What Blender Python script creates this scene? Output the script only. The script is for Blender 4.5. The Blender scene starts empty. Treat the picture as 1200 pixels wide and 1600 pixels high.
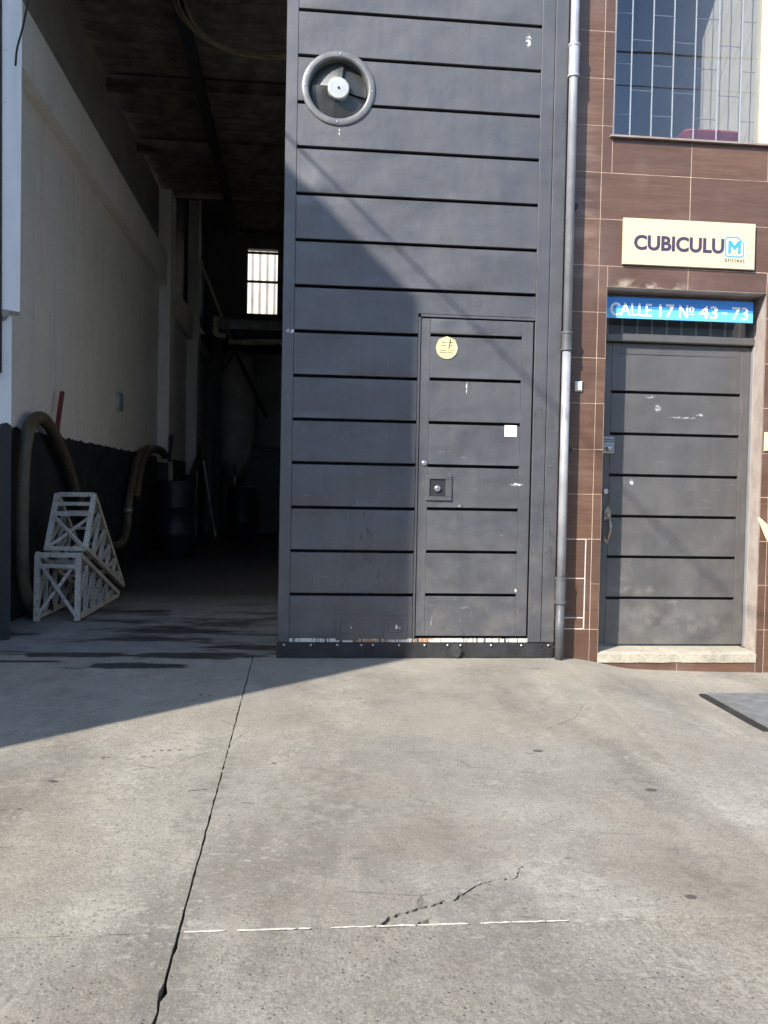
import bpy, bmesh, math, random
from mathutils import Vector, Matrix, noise as mnoise

random.seed(7)
S = bpy.context.scene
COL = S.collection
R = math.radians

# ------------------------------------------------------------------ camera
YAW, PITCH, ROLL = R(5.58), R(-1.66), R(1.10)
fw = Vector((math.sin(YAW)*math.cos(PITCH), math.cos(YAW)*math.cos(PITCH), math.sin(PITCH)))
rt = Vector((math.cos(YAW), -math.sin(YAW), 0)); up = rt.cross(fw)
rt2 = math.cos(ROLL)*rt + math.sin(ROLL)*up; up2 = -math.sin(ROLL)*rt + math.cos(ROLL)*up
cam = bpy.data.cameras.new('camera'); cam.sensor_fit = 'VERTICAL'; cam.sensor_height = 36.0
cam.lens = 36.0*1363/1600; cam.clip_start = 0.05; cam.clip_end = 2000
co = bpy.data.objects.new('camera', cam); COL.objects.link(co)
m = Matrix((rt2, up2, -fw)).transposed().to_4x4(); m.translation = (0, -5.5, 1.09)
co.matrix_world = m
S.camera = co

# ------------------------------------------------------------------ light
SUN = Vector((1.037, 1.0, -0.985)).normalized()      # direction the light travels
sl = bpy.data.lights.new('sun', 'SUN'); sl.energy = 3.8; sl.angle = R(0.53); sl.color = (1.0, 0.93, 0.83)
so = bpy.data.objects.new('sun', sl); COL.objects.link(so)
so.rotation_euler = SUN.to_track_quat('-Z', 'Y').to_euler(); so.location = (-20, -20, 20)
W = bpy.data.worlds.new('World'); S.world = W; W.use_nodes = True
wn = W.node_tree; wn.nodes.clear()
sky = wn.nodes.new('ShaderNodeTexSky'); sky.sky_type = 'NISHITA'; sky.sun_disc = False
sky.sun_elevation = math.asin(-SUN.z); sky.sun_rotation = math.atan2(-SUN.x, -SUN.y)
sky.altitude = 1000; sky.air_density = 1.0; sky.dust_density = 1.4; sky.ozone_density = 1.0
bg = wn.nodes.new('ShaderNodeBackground'); bg.inputs['Strength'].default_value = 0.15
wo = wn.nodes.new('ShaderNodeOutputWorld')
wn.links.new(sky.outputs[0], bg.inputs[0]); wn.links.new(bg.outputs[0], wo.inputs[0])
S.view_settings.view_transform = 'Standard'; S.view_settings.look = 'None'
S.view_settings.exposure = 1.22; S.view_settings.gamma = 1.0; S.view_settings.use_curve_mapping = False
S.cycles.use_denoising = True; S.cycles.use_adaptive_sampling = True; S.cycles.adaptive_threshold = .03
S.cycles.max_bounces = 8; S.cycles.diffuse_bounces = 4; S.cycles.glossy_bounces = 3
S.cycles.transparent_max_bounces = 12; S.cycles.sample_clamp_indirect = 6
S.cycles.caustics_reflective = False; S.cycles.caustics_refractive = False

# ------------------------------------------------------------------ material helpers
class G:
    def __init__(s, name):
        s.m = bpy.data.materials.new(name); s.m.use_nodes = True
        s.t = s.m.node_tree; s.t.nodes.clear()
        s.out = s.t.nodes.new('ShaderNodeOutputMaterial')
        s.b = s.t.nodes.new('ShaderNodeBsdfPrincipled')
        s.l(s.b.outputs[0], s.out.inputs[0])
        s.pos = s.t.nodes.new('ShaderNodeNewGeometry').outputs['Position']
    def l(s, a, b): s.t.links.new(a, b)
    def set(s, sock, v):
        if isinstance(v, bpy.types.NodeSocket): s.l(v, sock)
        elif isinstance(v, (tuple, list)) and len(v) == 3 and sock.type == 'RGBA': sock.default_value = (*v, 1)
        else: sock.default_value = v
    def mp(s, sc=(1, 1, 1), loc=(0, 0, 0), rot=(0, 0, 0), vec=None):
        n = s.t.nodes.new('ShaderNodeMapping'); s.l(vec or s.pos, n.inputs[0])
        n.inputs['Scale'].default_value = sc; n.inputs['Location'].default_value = loc
        n.inputs['Rotation'].default_value = rot
        return n.outputs[0]
    def noise(s, scale, detail=4, rough=.55, vec=None, dist=0):
        n = s.t.nodes.new('ShaderNodeTexNoise'); s.l(vec or s.pos, n.inputs['Vector'])
        n.inputs['Scale'].default_value = scale; n.inputs['Detail'].default_value = min(detail, 4)
        n.inputs['Roughness'].default_value = rough; n.inputs['Distortion'].default_value = dist
        return n.outputs['Fac']
    def voro(s, scale, feat='F1', vec=None, out='Distance', rnd=1.0):
        n = s.t.nodes.new('ShaderNodeTexVoronoi'); n.feature = feat; s.l(vec or s.pos, n.inputs['Vector'])
        n.inputs['Scale'].default_value = scale; n.inputs['Randomness'].default_value = rnd
        return n.outputs[out]
    def rng(s, v, a, b, c=0., d=1., smooth=False):
        n = s.t.nodes.new('ShaderNodeMapRange'); s.set(n.inputs[0], v)
        if smooth: n.interpolation_type = 'SMOOTHSTEP'
        for i, q in enumerate((a, b, c, d)): n.inputs[i+1].default_value = q
        return n.outputs[0]
    def mt(s, op, a, b=0., c=None):
        n = s.t.nodes.new('ShaderNodeMath'); n.operation = op
        s.set(n.inputs[0], a); s.set(n.inputs[1], b)
        if c is not None: s.set(n.inputs[2], c)
        return n.outputs[0]
    def mul(s, *a):
        r = a[0]
        for b in a[1:]: r = s.mt('MULTIPLY', r, b)
        return r
    def mx(s, f, a, b, mode='MIX'):
        n = s.t.nodes.new('ShaderNodeMix'); n.data_type = 'RGBA'; n.blend_type = mode
        s.set(n.inputs[0], f); s.set(n.inputs[6], a); s.set(n.inputs[7], b)
        return n.outputs[2]
    def ramp(s, f, stops):
        n = s.t.nodes.new('ShaderNodeValToRGB'); s.set(n.inputs[0], f); e = n.color_ramp.elements
        while len(e) < len(stops): e.new(.5)
        for k, (p, c) in enumerate(stops):
            e[k].position = p; e[k].color = (*c, 1) if len(c) == 3 else c
        return n.outputs[0]
    def spot(s, c, r, soft=.5):       # 1 inside an ellipsoid around c, 0 outside
        v = s.mp(tuple(1/q for q in r), tuple(-a/q for a, q in zip(c, r)))
        n = s.t.nodes.new('ShaderNodeVectorMath'); n.operation = 'LENGTH'; s.l(v, n.inputs[0])
        return s.rng(n.outputs['Value'], 1, soft, 0, 1, True)
    def xyz(s):
        n = s.t.nodes.new('ShaderNodeSeparateXYZ'); s.l(s.pos, n.inputs[0]); return n.outputs
    def rnd(s): return s.t.nodes.new('ShaderNodeObjectInfo').outputs['Random']
    def bump(s, h, strength=.3, dist=.01, prev=None):
        n = s.t.nodes.new('ShaderNodeBump'); s.set(n.inputs['Height'], h)
        n.inputs['Strength'].default_value = strength; n.inputs['Distance'].default_value = dist
        if prev: s.l(prev, n.inputs['Normal'])
        return n.outputs[0]
    def fin(s, col, rough=.6, metal=0., nrm=None, spec=.5, **k):
        s.set(s.b.inputs['Base Color'], col); s.set(s.b.inputs['Roughness'], rough)
        s.set(s.b.inputs['Metallic'], metal); s.b.inputs['Specular IOR Level'].default_value = spec
        if nrm: s.l(nrm, s.b.inputs['Normal'])
        for a, v in k.items(): s.set(s.b.inputs[a.replace('_', ' ')], v)
        return s.m
M = {}

def plain(name, col, rough=.6, metal=0., var=.25, sc=12, bump=.1, spec=.5):
    g = G(name); n = g.noise(sc, 5); n2 = g.noise(sc*7, 3)
    c = g.mx(g.rng(n, .3, .7), tuple(q*(1-var) for q in col), tuple(min(1, q*(1+var)) for q in col))
    M[name] = g.fin(c, g.rng(n2, .2, .8, max(.05, rough-.1), min(1, rough+.1)), metal, g.bump(n2, bump, .004), spec)

def concrete(name, tint, broom=0., fine=1.0, stains=True):
    g = G(name)
    big = g.noise(.55, 5, .6); mid = g.noise(3.2, 6, .62, dist=.4); sm = g.noise(22, 6, .7); spk = g.noise(150, 3, .65); gm = g.noise(62, 3, .6)
    blo = g.noise(8.5, 4, .72, dist=.6)
    c = g.mx(g.rng(mid, .32, .68), tuple(q*.84 for q in tint), tuple(q*1.12 for q in tint))
    c = g.mx(g.rng(blo, .50, .60, 0, .40), c, tuple(q*1.28 for q in tint))
    c = g.mx(g.rng(blo, .47, .36, 0, .45), c, tuple(a*b for a, b in zip(tint, (.66, .67, .70))))
    c = g.mx(g.mul(g.rng(big, .42, .66), .3), c, tuple(a*b for a, b in zip(tint, (.66, .69, .74))))
    warm = g.noise(1.3, 4, .5, g.mp(loc=(4, 9, 2)))
    c = g.mx(g.mul(g.rng(warm, .48, .72), .45), c, tuple(a*b for a, b in zip(tint, (1.08, .97, .84))))
    c = g.mx(g.rng(sm, .35, .75, 0, .5), c, tuple(q*1.22 for q in tint))
    c = g.mx(g.rng(sm, .42, .2, 0, .5), c, tuple(q*.62 for q in tint))
    c = g.mx(g.rng(gm, .52, .72, 0, .45), c, tuple(min(.9, q*1.4) for q in tint))
    c = g.mx(g.rng(gm, .46, .28, 0, .55), c, tuple(q*.55 for q in tint))
    c = g.mx(g.rng(spk, .54, .72, 0, .7), c, tuple(min(.9, q*1.75) for q in tint))
    c = g.mx(g.rng(spk, .46, .30, 0, .75), c, tuple(q*.40 for q in tint))
    pit = g.mul(g.rng(g.voro(48), .20, .10), g.rng(g.noise(5, 2), .44, .56))
    c = g.mx(g.mul(pit, .8), c, tuple(q*.28 for q in tint))
    # old tyre and oil darkening, pale worn scrapes
    ty = g.noise(1.1, 5, .65, g.mp((1.6, .45, 1), (3, 1, 0)))
    grit = g.mt('MULTIPLY_ADD', gm, .18, g.mt('MULTIPLY_ADD', sm, .42, g.mul(ty, .55)))
    c = g.mx(g.rng(grit, .575, .66, 0, .62), c, tuple(a*b for a, b in zip(tint, (.50, .49, .49))))
    rub = g.mt('MULTIPLY_ADD', gm, .25, g.mt('MULTIPLY_ADD', sm, .45, g.mul(g.noise(2.0, 3, .6, g.mp((1.3, .7, 1), (7, 2, 0))), .5)))
    c = g.mx(g.rng(rub, .635, .70, 0, .6), c, tuple(min(.9, q*1.45) for q in tint))
    scr = g.noise(9, 4, .6, g.mp((.35, 1.4, 1), (0, 0, 0), (0, 0, .5)))
    c = g.mx(g.mul(g.rng(scr, .66, .74), g.rng(g.noise(1.7, 2), .5, .6), .6), c, tuple(min(.9, q*1.55) for q in tint))
    # hairline crazing, here and there
    ed = g.voro(2.1, 'DISTANCE_TO_EDGE', g.mp(loc=(.3, .7, 0), vec=None))
    wob = g.mt('ADD', ed, g.mul(g.mt('SUBTRACT', g.noise(14, 4), .5), .05))
    hair = g.mul(g.rng(g.mt('ABSOLUTE', wob), .006, .001), g.rng(g.noise(1.9, 2, .5, g.mp(loc=(8, 3, 0))), .56, .62))
    c = g.mx(g.mul(hair, .75), c, tuple(q*.35 for q in tint))
    rough = g.rng(mid, .2, .8, .93, .78)
    px, py, pz = g.xyz()
    wash = g.mul(g.rng(py, -1.9, -.3, 0, 1), g.rng(g.noise(1.6, 4), .3, .65))
    c = g.mx(g.mul(wash, .38), c, (.42, .375, .295))
    soil = g.mul(g.rng(g.noise(1.5, 4, .6, g.mp(loc=(2, 5, 0))), .44, .66), g.rng(py, -1.6, -3.0, 0, 1))
    c = g.mx(g.mul(soil, .40), c, (.13, .105, .078))
    if stains:
        x, y, z = g.xyz()
        # damp oily patches along the garage threshold, drawn out by tyres and mops
        k = 0.
        en = g.noise(7, 5, .6, g.mp((.55, 1.6, 1)))
        for cx, cy, rx, ry in ((-1.0, -.235, .50, .13), (-.66, .11, .72, .17), (-1.35, .12, .6, .12), (-1.6, -.10, .35, .05), (-.45, -.02, .16, .04)):
            q = g.mt('MULTIPLY_ADD', g.spot((cx, cy, 0), (rx, ry*1.25, 1), .0), .6, g.mul(en, 1.1))
            k = g.mt('MAXIMUM', k, g.rng(q, .74, .80))
        c = g.mx(g.mul(k, .92), c, (.015, .015, .016))
        rough = g.mx(k, rough, (.45, .45, .45))
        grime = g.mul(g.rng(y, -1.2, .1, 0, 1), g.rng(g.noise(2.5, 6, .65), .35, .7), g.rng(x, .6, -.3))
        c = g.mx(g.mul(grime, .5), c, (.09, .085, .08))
        cells = g.rng(g.voro(34), .36, .28)
        for cx, cy, rx, ry in ((-.69, -1.97, .17, .07), (-.52, -1.90, .09, .05), (-.49, -.96, .09, .05), (-.53, -1.10, .08, .04), (-.96, -2.54, .10, .03), (-.33, -.62, .07, .03)):
            c = g.mx(g.mul(g.spot((cx, cy, 0), (rx, ry, 1)), cells, .75), c, (.03, .028, .026))
        for cx, cy, r in ((-.08, -2.09, .014), (1.30, -2.45, .03), (1.01, -1.97, .03), (1.07, -3.27, .022), (1.9, -1.25, .02)):
            c = g.mx(g.mul(g.spot((cx, cy, 0), (r, r*.8, 1)), .8), c, (.05, .047, .043))
    h3 = g.bump(g.mt('MULTIPLY_ADD', gm, .5, g.mt('MULTIPLY_ADD', sm, .7, g.mul(pit, -.7))), .34*fine, .009)
    if broom:
        br = g.noise(60, 4, .7, g.mp((1.0, .35, 1), rot=(0, 0, .25)))
        h3 = g.bump(br, broom, .012, h3)
        c = g.mx(g.rng(br, .5, .22, 0, .5), c, tuple(q*.45 for q in tint))
    M[name] = g.fin(c, rough, 0, h3, .3)

concrete('concrete', (.252, .238, .203))
concrete('concrete_left', (.257, .243, .206))
concrete('concrete_rough', (.238, .224, .190), broom=.16, fine=1.25)
concrete('concrete_pavement', (.282, .267, .229), fine=.8, stains=False)
concrete('concrete_sill', (.42, .39, .32), fine=1.5, stains=False)
plain('mortar', (.50, .47, .41), .9, sc=60, bump=.5)
plain('dirt', (.035, .03, .026), .95, sc=30, bump=.6)
plain('asphalt', (.05, .05, .052), .9, sc=80, bump=.6)

def gate_paint(name, base, warm, marks=True):
    g = G(name); x, y, z = g.xyz()
    big = g.noise(1.4, 4, .6); mid = g.noise(5, 5, .65); fine = g.noise(70, 3, .6)
    c = g.mx(g.rng(big, .35, .65), base, warm)
    streak = g.noise(7, 5, .6, g.mp((2.4, 1, .16)))
    c = g.mx(g.mul(g.rng(streak, .48, .75), .4), c, tuple(q*1.4 for q in base))
    c = g.mx(g.mul(g.rng(streak, .5, .28), .3), c, tuple(q*.65 for q in base))
    # road dust thrown up on the lower metre
    dust = g.mul(g.rng(z, 1.3, .1, 0, 1), g.rng(mid, .42, .72))
    c = g.mx(g.mul(dust, .35), c, (.20, .185, .16))
    # scuffs and scratches
    sc1 = g.rng(g.noise(30, 3, .7, g.mp((1.6, 1, .16), rot=(0, .5, 0))), .665, .70)
    sc2 = g.rng(g.noise(34, 3, .7, dist=.5, vec= g.mp((.22, 1, 1.5), (5, 0, 2), (0, -.5, 0))), .67, .70)
    low = g.rng(z, 2.8, 1.4, .12, 1)
    c = g.mx(g.mul(g.mt('MAXIMUM', sc1, sc2), low, g.rng(g.noise(2.3, 2), .45, .62), .42 if marks else .22), c, (.40, .39, .38))
    rough = g.rng(mid, .3, .7, .40, .66)
    if marks:
        # overpainted scribbles and drips
        dr = g.rng(g.noise(24, 4, .65, g.mp((1.6, 1, .35))), .56, .6)
        for cx, cz, rx, rz, k in ((.38, .90, .17, .05, .9), (.40, .80, .13, .06, .9), (.47, 1.08, .02, .06, .9), (.38, .60, .20, .16, .6), (.52, .53, .08, .15, .5), (.30, .70, .16, .04, .7),
                                  (1.53, 1.45, .06, .30, .7), (1.60, .75, .06, .35, .7), (1.10, .12, .3, .05, .7)):
            c = g.mx(g.mul(g.spot((cx, 0, cz), (rx, 1, rz), .3), dr, k), c, (.012, .012, .013))
        wsp = g.rng(g.noise(45, 3), .45, .5)
        for cx, cz, rx, rz, ry in ((1.40, 3.93, .022, .05, 0), (1.05, 1.73, .006, .05, 0), (-.06, 2.05, .05, .015, 0), (.212, 3.29, .005, .03, 0), (.63, .20, .012, .02, 0), (1.02, .98, .012, .012, 0), (1.40, .44, .01, .02, 0), (1.39, 1.12, .05, .012, 0)):
            c = g.mx(g.mul(g.spot((cx, 0, cz), (rx, 1, rz), .3), wsp), c, (.72, .72, .70))
    else:
        for cx, cz, rx, rz in ((2.42, 1.66, .03, .03), (2.36, 1.735, .045, .012), (2.60, 1.60, .12, .008), (2.72, 1.62, .03, .015), (2.25, 1.15, .02, .03)):
            c = g.mx(g.mul(g.spot((cx, .25, cz), (rx, 1, rz), .3), g.rng(g.noise(60, 3, .6, g.mp((.5, 1, 1.5), rot=(0, .4, 0))), .48, .54), .75), c, (.6, .6, .58))
        cl = g.rng(g.noise(13, 5, .6), .45, .62)
        for cx, cz, rx, rz in ((2.35, .22, .28, .14), (2.7, .2, .3, .12), (2.3, .42, .3, .04), (2.6, .32, .16, .05)):
            c = g.mx(g.mul(g.spot((cx, .25, cz), (rx, 1, rz), .2), cl, .38), c, (.24, .23, .215))
    oil = g.noise(2.1, 2, .5, g.mp((1, 1, 1.6)))
    n3 = g.bump(g.mt('MULTIPLY_ADD', mid, .22, g.mt('MULTIPLY_ADD', fine, .02, oil)), .6, .03)
    M[name] = g.fin(c, rough, 0, n3, 1.0, Coat_Weight=.06, Coat_Roughness=.3)
gate_paint('gate_paint', (.050, .053, .063), (.068, .070, .077))
gate_paint('door_paint', (.064, .063, .064), (.080, .078, .078), marks=False)

# tile with wood grain
g = G('tile'); r = g.rnd()
gr = g.noise(3.0, 6, .65, g.mp((.5, 1, 5))); gf = g.noise(30, 4, .6, g.mp((.15, 1, 2))); cl = g.noise(2.2, 4)
c = g.mx(g.rng(gr, .3, .7), (.092, .048, .029), (.150, .083, .055))
c = g.mx(g.mul(g.rng(gf, .5, .75), .4), c, (.22, .14, .11))
c = g.mx(g.rng(r, 0, 1, 0, .6), c, (.070, .042, .034))
c = g.mx(g.mul(g.rng(cl, .52, .75), .45), c, (.21, .15, .125))
effl = g.rng(g.noise(9, 4, .6, g.mp((.6, 1, 1))), .45, .58)
c = g.mx(g.mul(g.spot((2.25, .03, 2.43), (.32, 1, .06), .3), effl, .75), c, (.55, .47, .38))
effs = g.rng(g.noise(5, 5, .6, g.mp((.5, 1, 3))), .45, .7)
c = g.mx(g.mul(g.spot((1.80, .03, 2.95), (.14, 1, .9), .2), effs, .35), c, (.40, .30, .25))
M['tile'] = g.fin(c, g.rng(gf, .2, .8, .30, .48), 0, g.bump(gf, .10, .002, g.bump(gr, .1, .004)), .5)
plain('grout', (.50, .39, .30), .9, sc=12, var=.3, bump=.3)
plain('grout_white', (.60, .55, .49), .9, sc=40, var=.1, bump=.3)
plain('reveal', (.38, .33, .30), .85, sc=9, var=.18, bump=.35)
plain('frame_grey', (.30, .30, .31), .38, .2, sc=8, var=.12, bump=.05)
plain('frame_cream', (.72, .66, .52), .5, sc=8, var=.08, bump=.05)
plain('sill_metal', (.34, .27, .24), .45, .3, sc=8)
plain('steel', (.55, .55, .56), .3, .9, sc=20, var=.12, bump=.05)
plain('brass_worn', (.42, .37, .29), .35, .85, sc=30, var=.3, bump=.2)
plain('white_plastic', (.80, .80, .78), .4, sc=8, var=.05, bump=.02)
plain('pipe_grey', (.33, .34, .37), .42, .15, sc=6, var=.22, bump=.12)
plain('pipe_dark', (.10, .105, .115), .5, .1, sc=9, var=.3, bump=.12)
plain('rubber', (.022, .023, .025), .62, sc=10, var=.4, bump=.3)
plain('bar_white', (.75, .74, .70), .5, sc=14, var=.1)
plain('room_wall', (.62, .58, .49), .85, sc=3, var=.06, bump=.1)
plain('room_dark', (.30, .31, .33), .85, sc=3, var=.1)
plain('planter_red', (.45, .10, .09), .5, sc=8, var=.1)
plain('sign_cream', (.60, .535, .375), .45, sc=3, var=.03, bump=.02)
plain('ink_plum', (.055, .04, .085), .5, var=.05)
plain('ink_blue', (.05, .33, .72), .5, var=.05)
plain('ink_black', (.03, .03, .03), .6, var=.05)
plain('sign_shaded_blue', (.045, .24, .68), .4, sc=4, var=.06, bump=.02)  # address board colour with the lintel shadow painted in
plain('sign_sunlit_cyan', (.14, .50, .86), .4, sc=4, var=.06, bump=.02)  # same board's colour as it looks in sun
plain('sticker_yellow', (.66, .57, .31), .5, sc=25, var=.12, bump=.05)
plain('sticker_white', (.85, .85, .84), .5, sc=30, var=.05)
plain('fan_grey', (.17, .175, .18), .45, .3, sc=10, var=.25, bump=.15)
plain('fan_blade', (.070, .073, .073), .32, .5, sc=9, var=.3, bump=.1)
plain('fan_hub', (.42, .45, .45), .4, .1, sc=14, var=.08, bump=.05)
plain('cable_black', (.015, .015, .016), .6)
plain('red_paint', (.17, .022, .025), .55, sc=25, var=.35)
plain('pvc', (.66, .60, .48), .5, sc=8, var=.2)
plain('steel_dark', (.025, .027, .032), .6, .3, sc=8, var=.3)
plain('steel_grey', (.36, .37, .38), .55, .3, sc=8, var=.3)
plain('drum_blue', (.005, .010, .028), .45, sc=8, var=.2)
plain('machine_teal', (.012, .035, .042), .5, sc=6, var=.3)
plain('tank_white', (.42, .40, .36), .55, sc=3, var=.2)
plain('roof_sheet', (.135, .115, .095), .75, .1, sc=5, var=.45, bump=.2)
plain('neighbour_wall', (.45, .42, .37), .9, sc=3, var=.12, bump=.3)
plain('corrugated_white', (.55, .51, .45), .7, sc=4, var=.12)
plain('cover_metal', (.17, .175, .175), .75, .0, sc=14, var=.25, bump=.5)
plain('leaf_yellow', (.70, .64, .34), .55, sc=14, var=.2)
plain('wood_pole', (.20, .15, .10), .85, sc=14, var=.3, bump=.4)
plain('window_dark', (.03, .035, .04), .1, sc=2, var=.1)

g = G('worn_strip')                       # gate foot: white undercoat and rust showing through the black
n = g.noise(12, 4, .7, g.mp((3.2, 1, .25))); n2 = g.noise(4, 4); 
c = g.mx(g.rng(n, .40, .46), (.05, .05, .055), (.62, .60, .56))
c = g.mx(g.mul(g.rng(n2, .56, .62), g.rng(n, .4, .5)), c, (.36, .20, .10))
M['worn_strip'] = g.fin(c, .6, 0, g.bump(n, .3, .004))

g = G('white_wall'); n = g.noise(2.2, 5, .6); n2 = g.noise(18, 5, .65); st = g.noise(5, 5, .6, g.mp((1, 1.6, .14)))
c = g.mx(g.rng(n, .3, .7), (.78, .77, .735), (.85, .84, .80)); c = g.mx(g.mul(g.rng(st, .5, .75), .22), c, (.36, .35, .32))
c = g.mx(g.mul(g.rng(n2, .62, .72), .5), c, (.27, .26, .24))
M['white_wall'] = g.fin(c, .85, 0, g.bump(n2, .3, .006), .3)
g = G('pier_white'); n = g.noise(3, 5, .6); n2 = g.noise(25, 5, .7); st = g.noise(5, 5, .6, g.mp((1, 1, .15)))
c = g.mx(g.rng(n, .3, .7), (.82, .82, .82), (.87, .87, .86)); c = g.mx(g.mul(g.rng(st, .55, .75), .3), c, (.55, .54, .52))
c = g.mx(g.mul(g.rng(n2, .66, .72), .7), c, (.32, .31, .30))
M['pier_white'] = g.fin(c, .85, 0, g.bump(n2, .4, .008), .3)
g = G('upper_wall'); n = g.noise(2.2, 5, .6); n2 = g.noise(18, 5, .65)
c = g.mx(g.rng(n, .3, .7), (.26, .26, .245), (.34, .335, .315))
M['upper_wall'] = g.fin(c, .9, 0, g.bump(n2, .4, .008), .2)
g = G('dado_black'); n = g.noise(4, 5, .6); n2 = g.noise(20, 4, .6, g.mp((1, 1, .3)))
c = g.mx(g.rng(n, .35, .7), (.012, .014, .017), (.024, .027, .032)); c = g.mx(g.mul(g.rng(n2, .66, .75), .3), c, (.07, .07, .07))
M['dado_black'] = g.fin(c, g.rng(n, .3, .7, .4, .65), 0, g.bump(n2, .2, .006), .5)
g = G('garage_floor'); x, y, z = g.xyz()
n = g.noise(1.1, 6, .65, g.mp((.8, 2.2, 1), (2, .6, 0))); n2 = g.noise(26, 6, .7); n3 = g.noise(5, 5, .6)
c = g.mx(g.rng(n3, .3, .7), (.17, .165, .155), (.25, .24, .225)); c = g.mx(g.rng(n2, .45, .7, 0, .4), c, (.22, .215, .20))
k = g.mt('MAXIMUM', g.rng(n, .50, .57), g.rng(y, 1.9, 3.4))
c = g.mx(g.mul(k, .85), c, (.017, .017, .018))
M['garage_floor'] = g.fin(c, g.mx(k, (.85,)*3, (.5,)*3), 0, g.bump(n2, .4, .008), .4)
g = G('hose_rubber'); w = g.t.nodes.new('ShaderNodeTexNoise'); n = g.noise(14, 4)
c = g.mx(g.rng(n, .3, .7), (.085, .070, .045), (.14, .115, .075))
M['hose_rubber'] = g.fin(c, .5, 0, g.bump(g.noise(40, 3), .2, .004), .5)
g = G('chipped_white'); n = g.noise(42, 4, .75); n2 = g.noise(7, 3)
c = g.mx(g.rng(n, .56, .64), (.66, .62, .54), (.20, .145, .10)); c = g.mx(g.mul(g.rng(n2, .42, .70), .45), c, (.34, .29, .22))
M['chipped_white'] = g.fin(c, .7, 0, g.bump(n, .4, .003))

g = G('window_glass'); g.t.nodes.remove(g.b)
tr = g.t.nodes.new('ShaderNodeBsdfTransparent'); tr.inputs[0].default_value = (.86, .88, .90, 1)
gl = g.t.nodes.new('ShaderNodeBsdfGlossy'); gl.inputs['Roughness'].default_value = 0.0; gl.inputs[0].default_value = (.85, .90, 1.0, 1)
lw = g.t.nodes.new('ShaderNodeLayerWeight'); lw.inputs[0].default_value = .5
fac = g.mt('MULTIPLY_ADD', g.mt('POWER', lw.outputs['Facing'], 3.0), .7, .065)
wv = g.bump(g.noise(1.6, 2), .02, .02); g.l(wv, gl.inputs['Normal'])
mixn = g.t.nodes.new('ShaderNodeMixShader'); g.l(fac, mixn.inputs[0]); g.l(tr.outputs[0], mixn.inputs[1]); g.l(gl.outputs[0], mixn.inputs[2])
g.l(mixn.outputs[0], g.out.inputs[0]); M['window_glass'] = g.m

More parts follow.
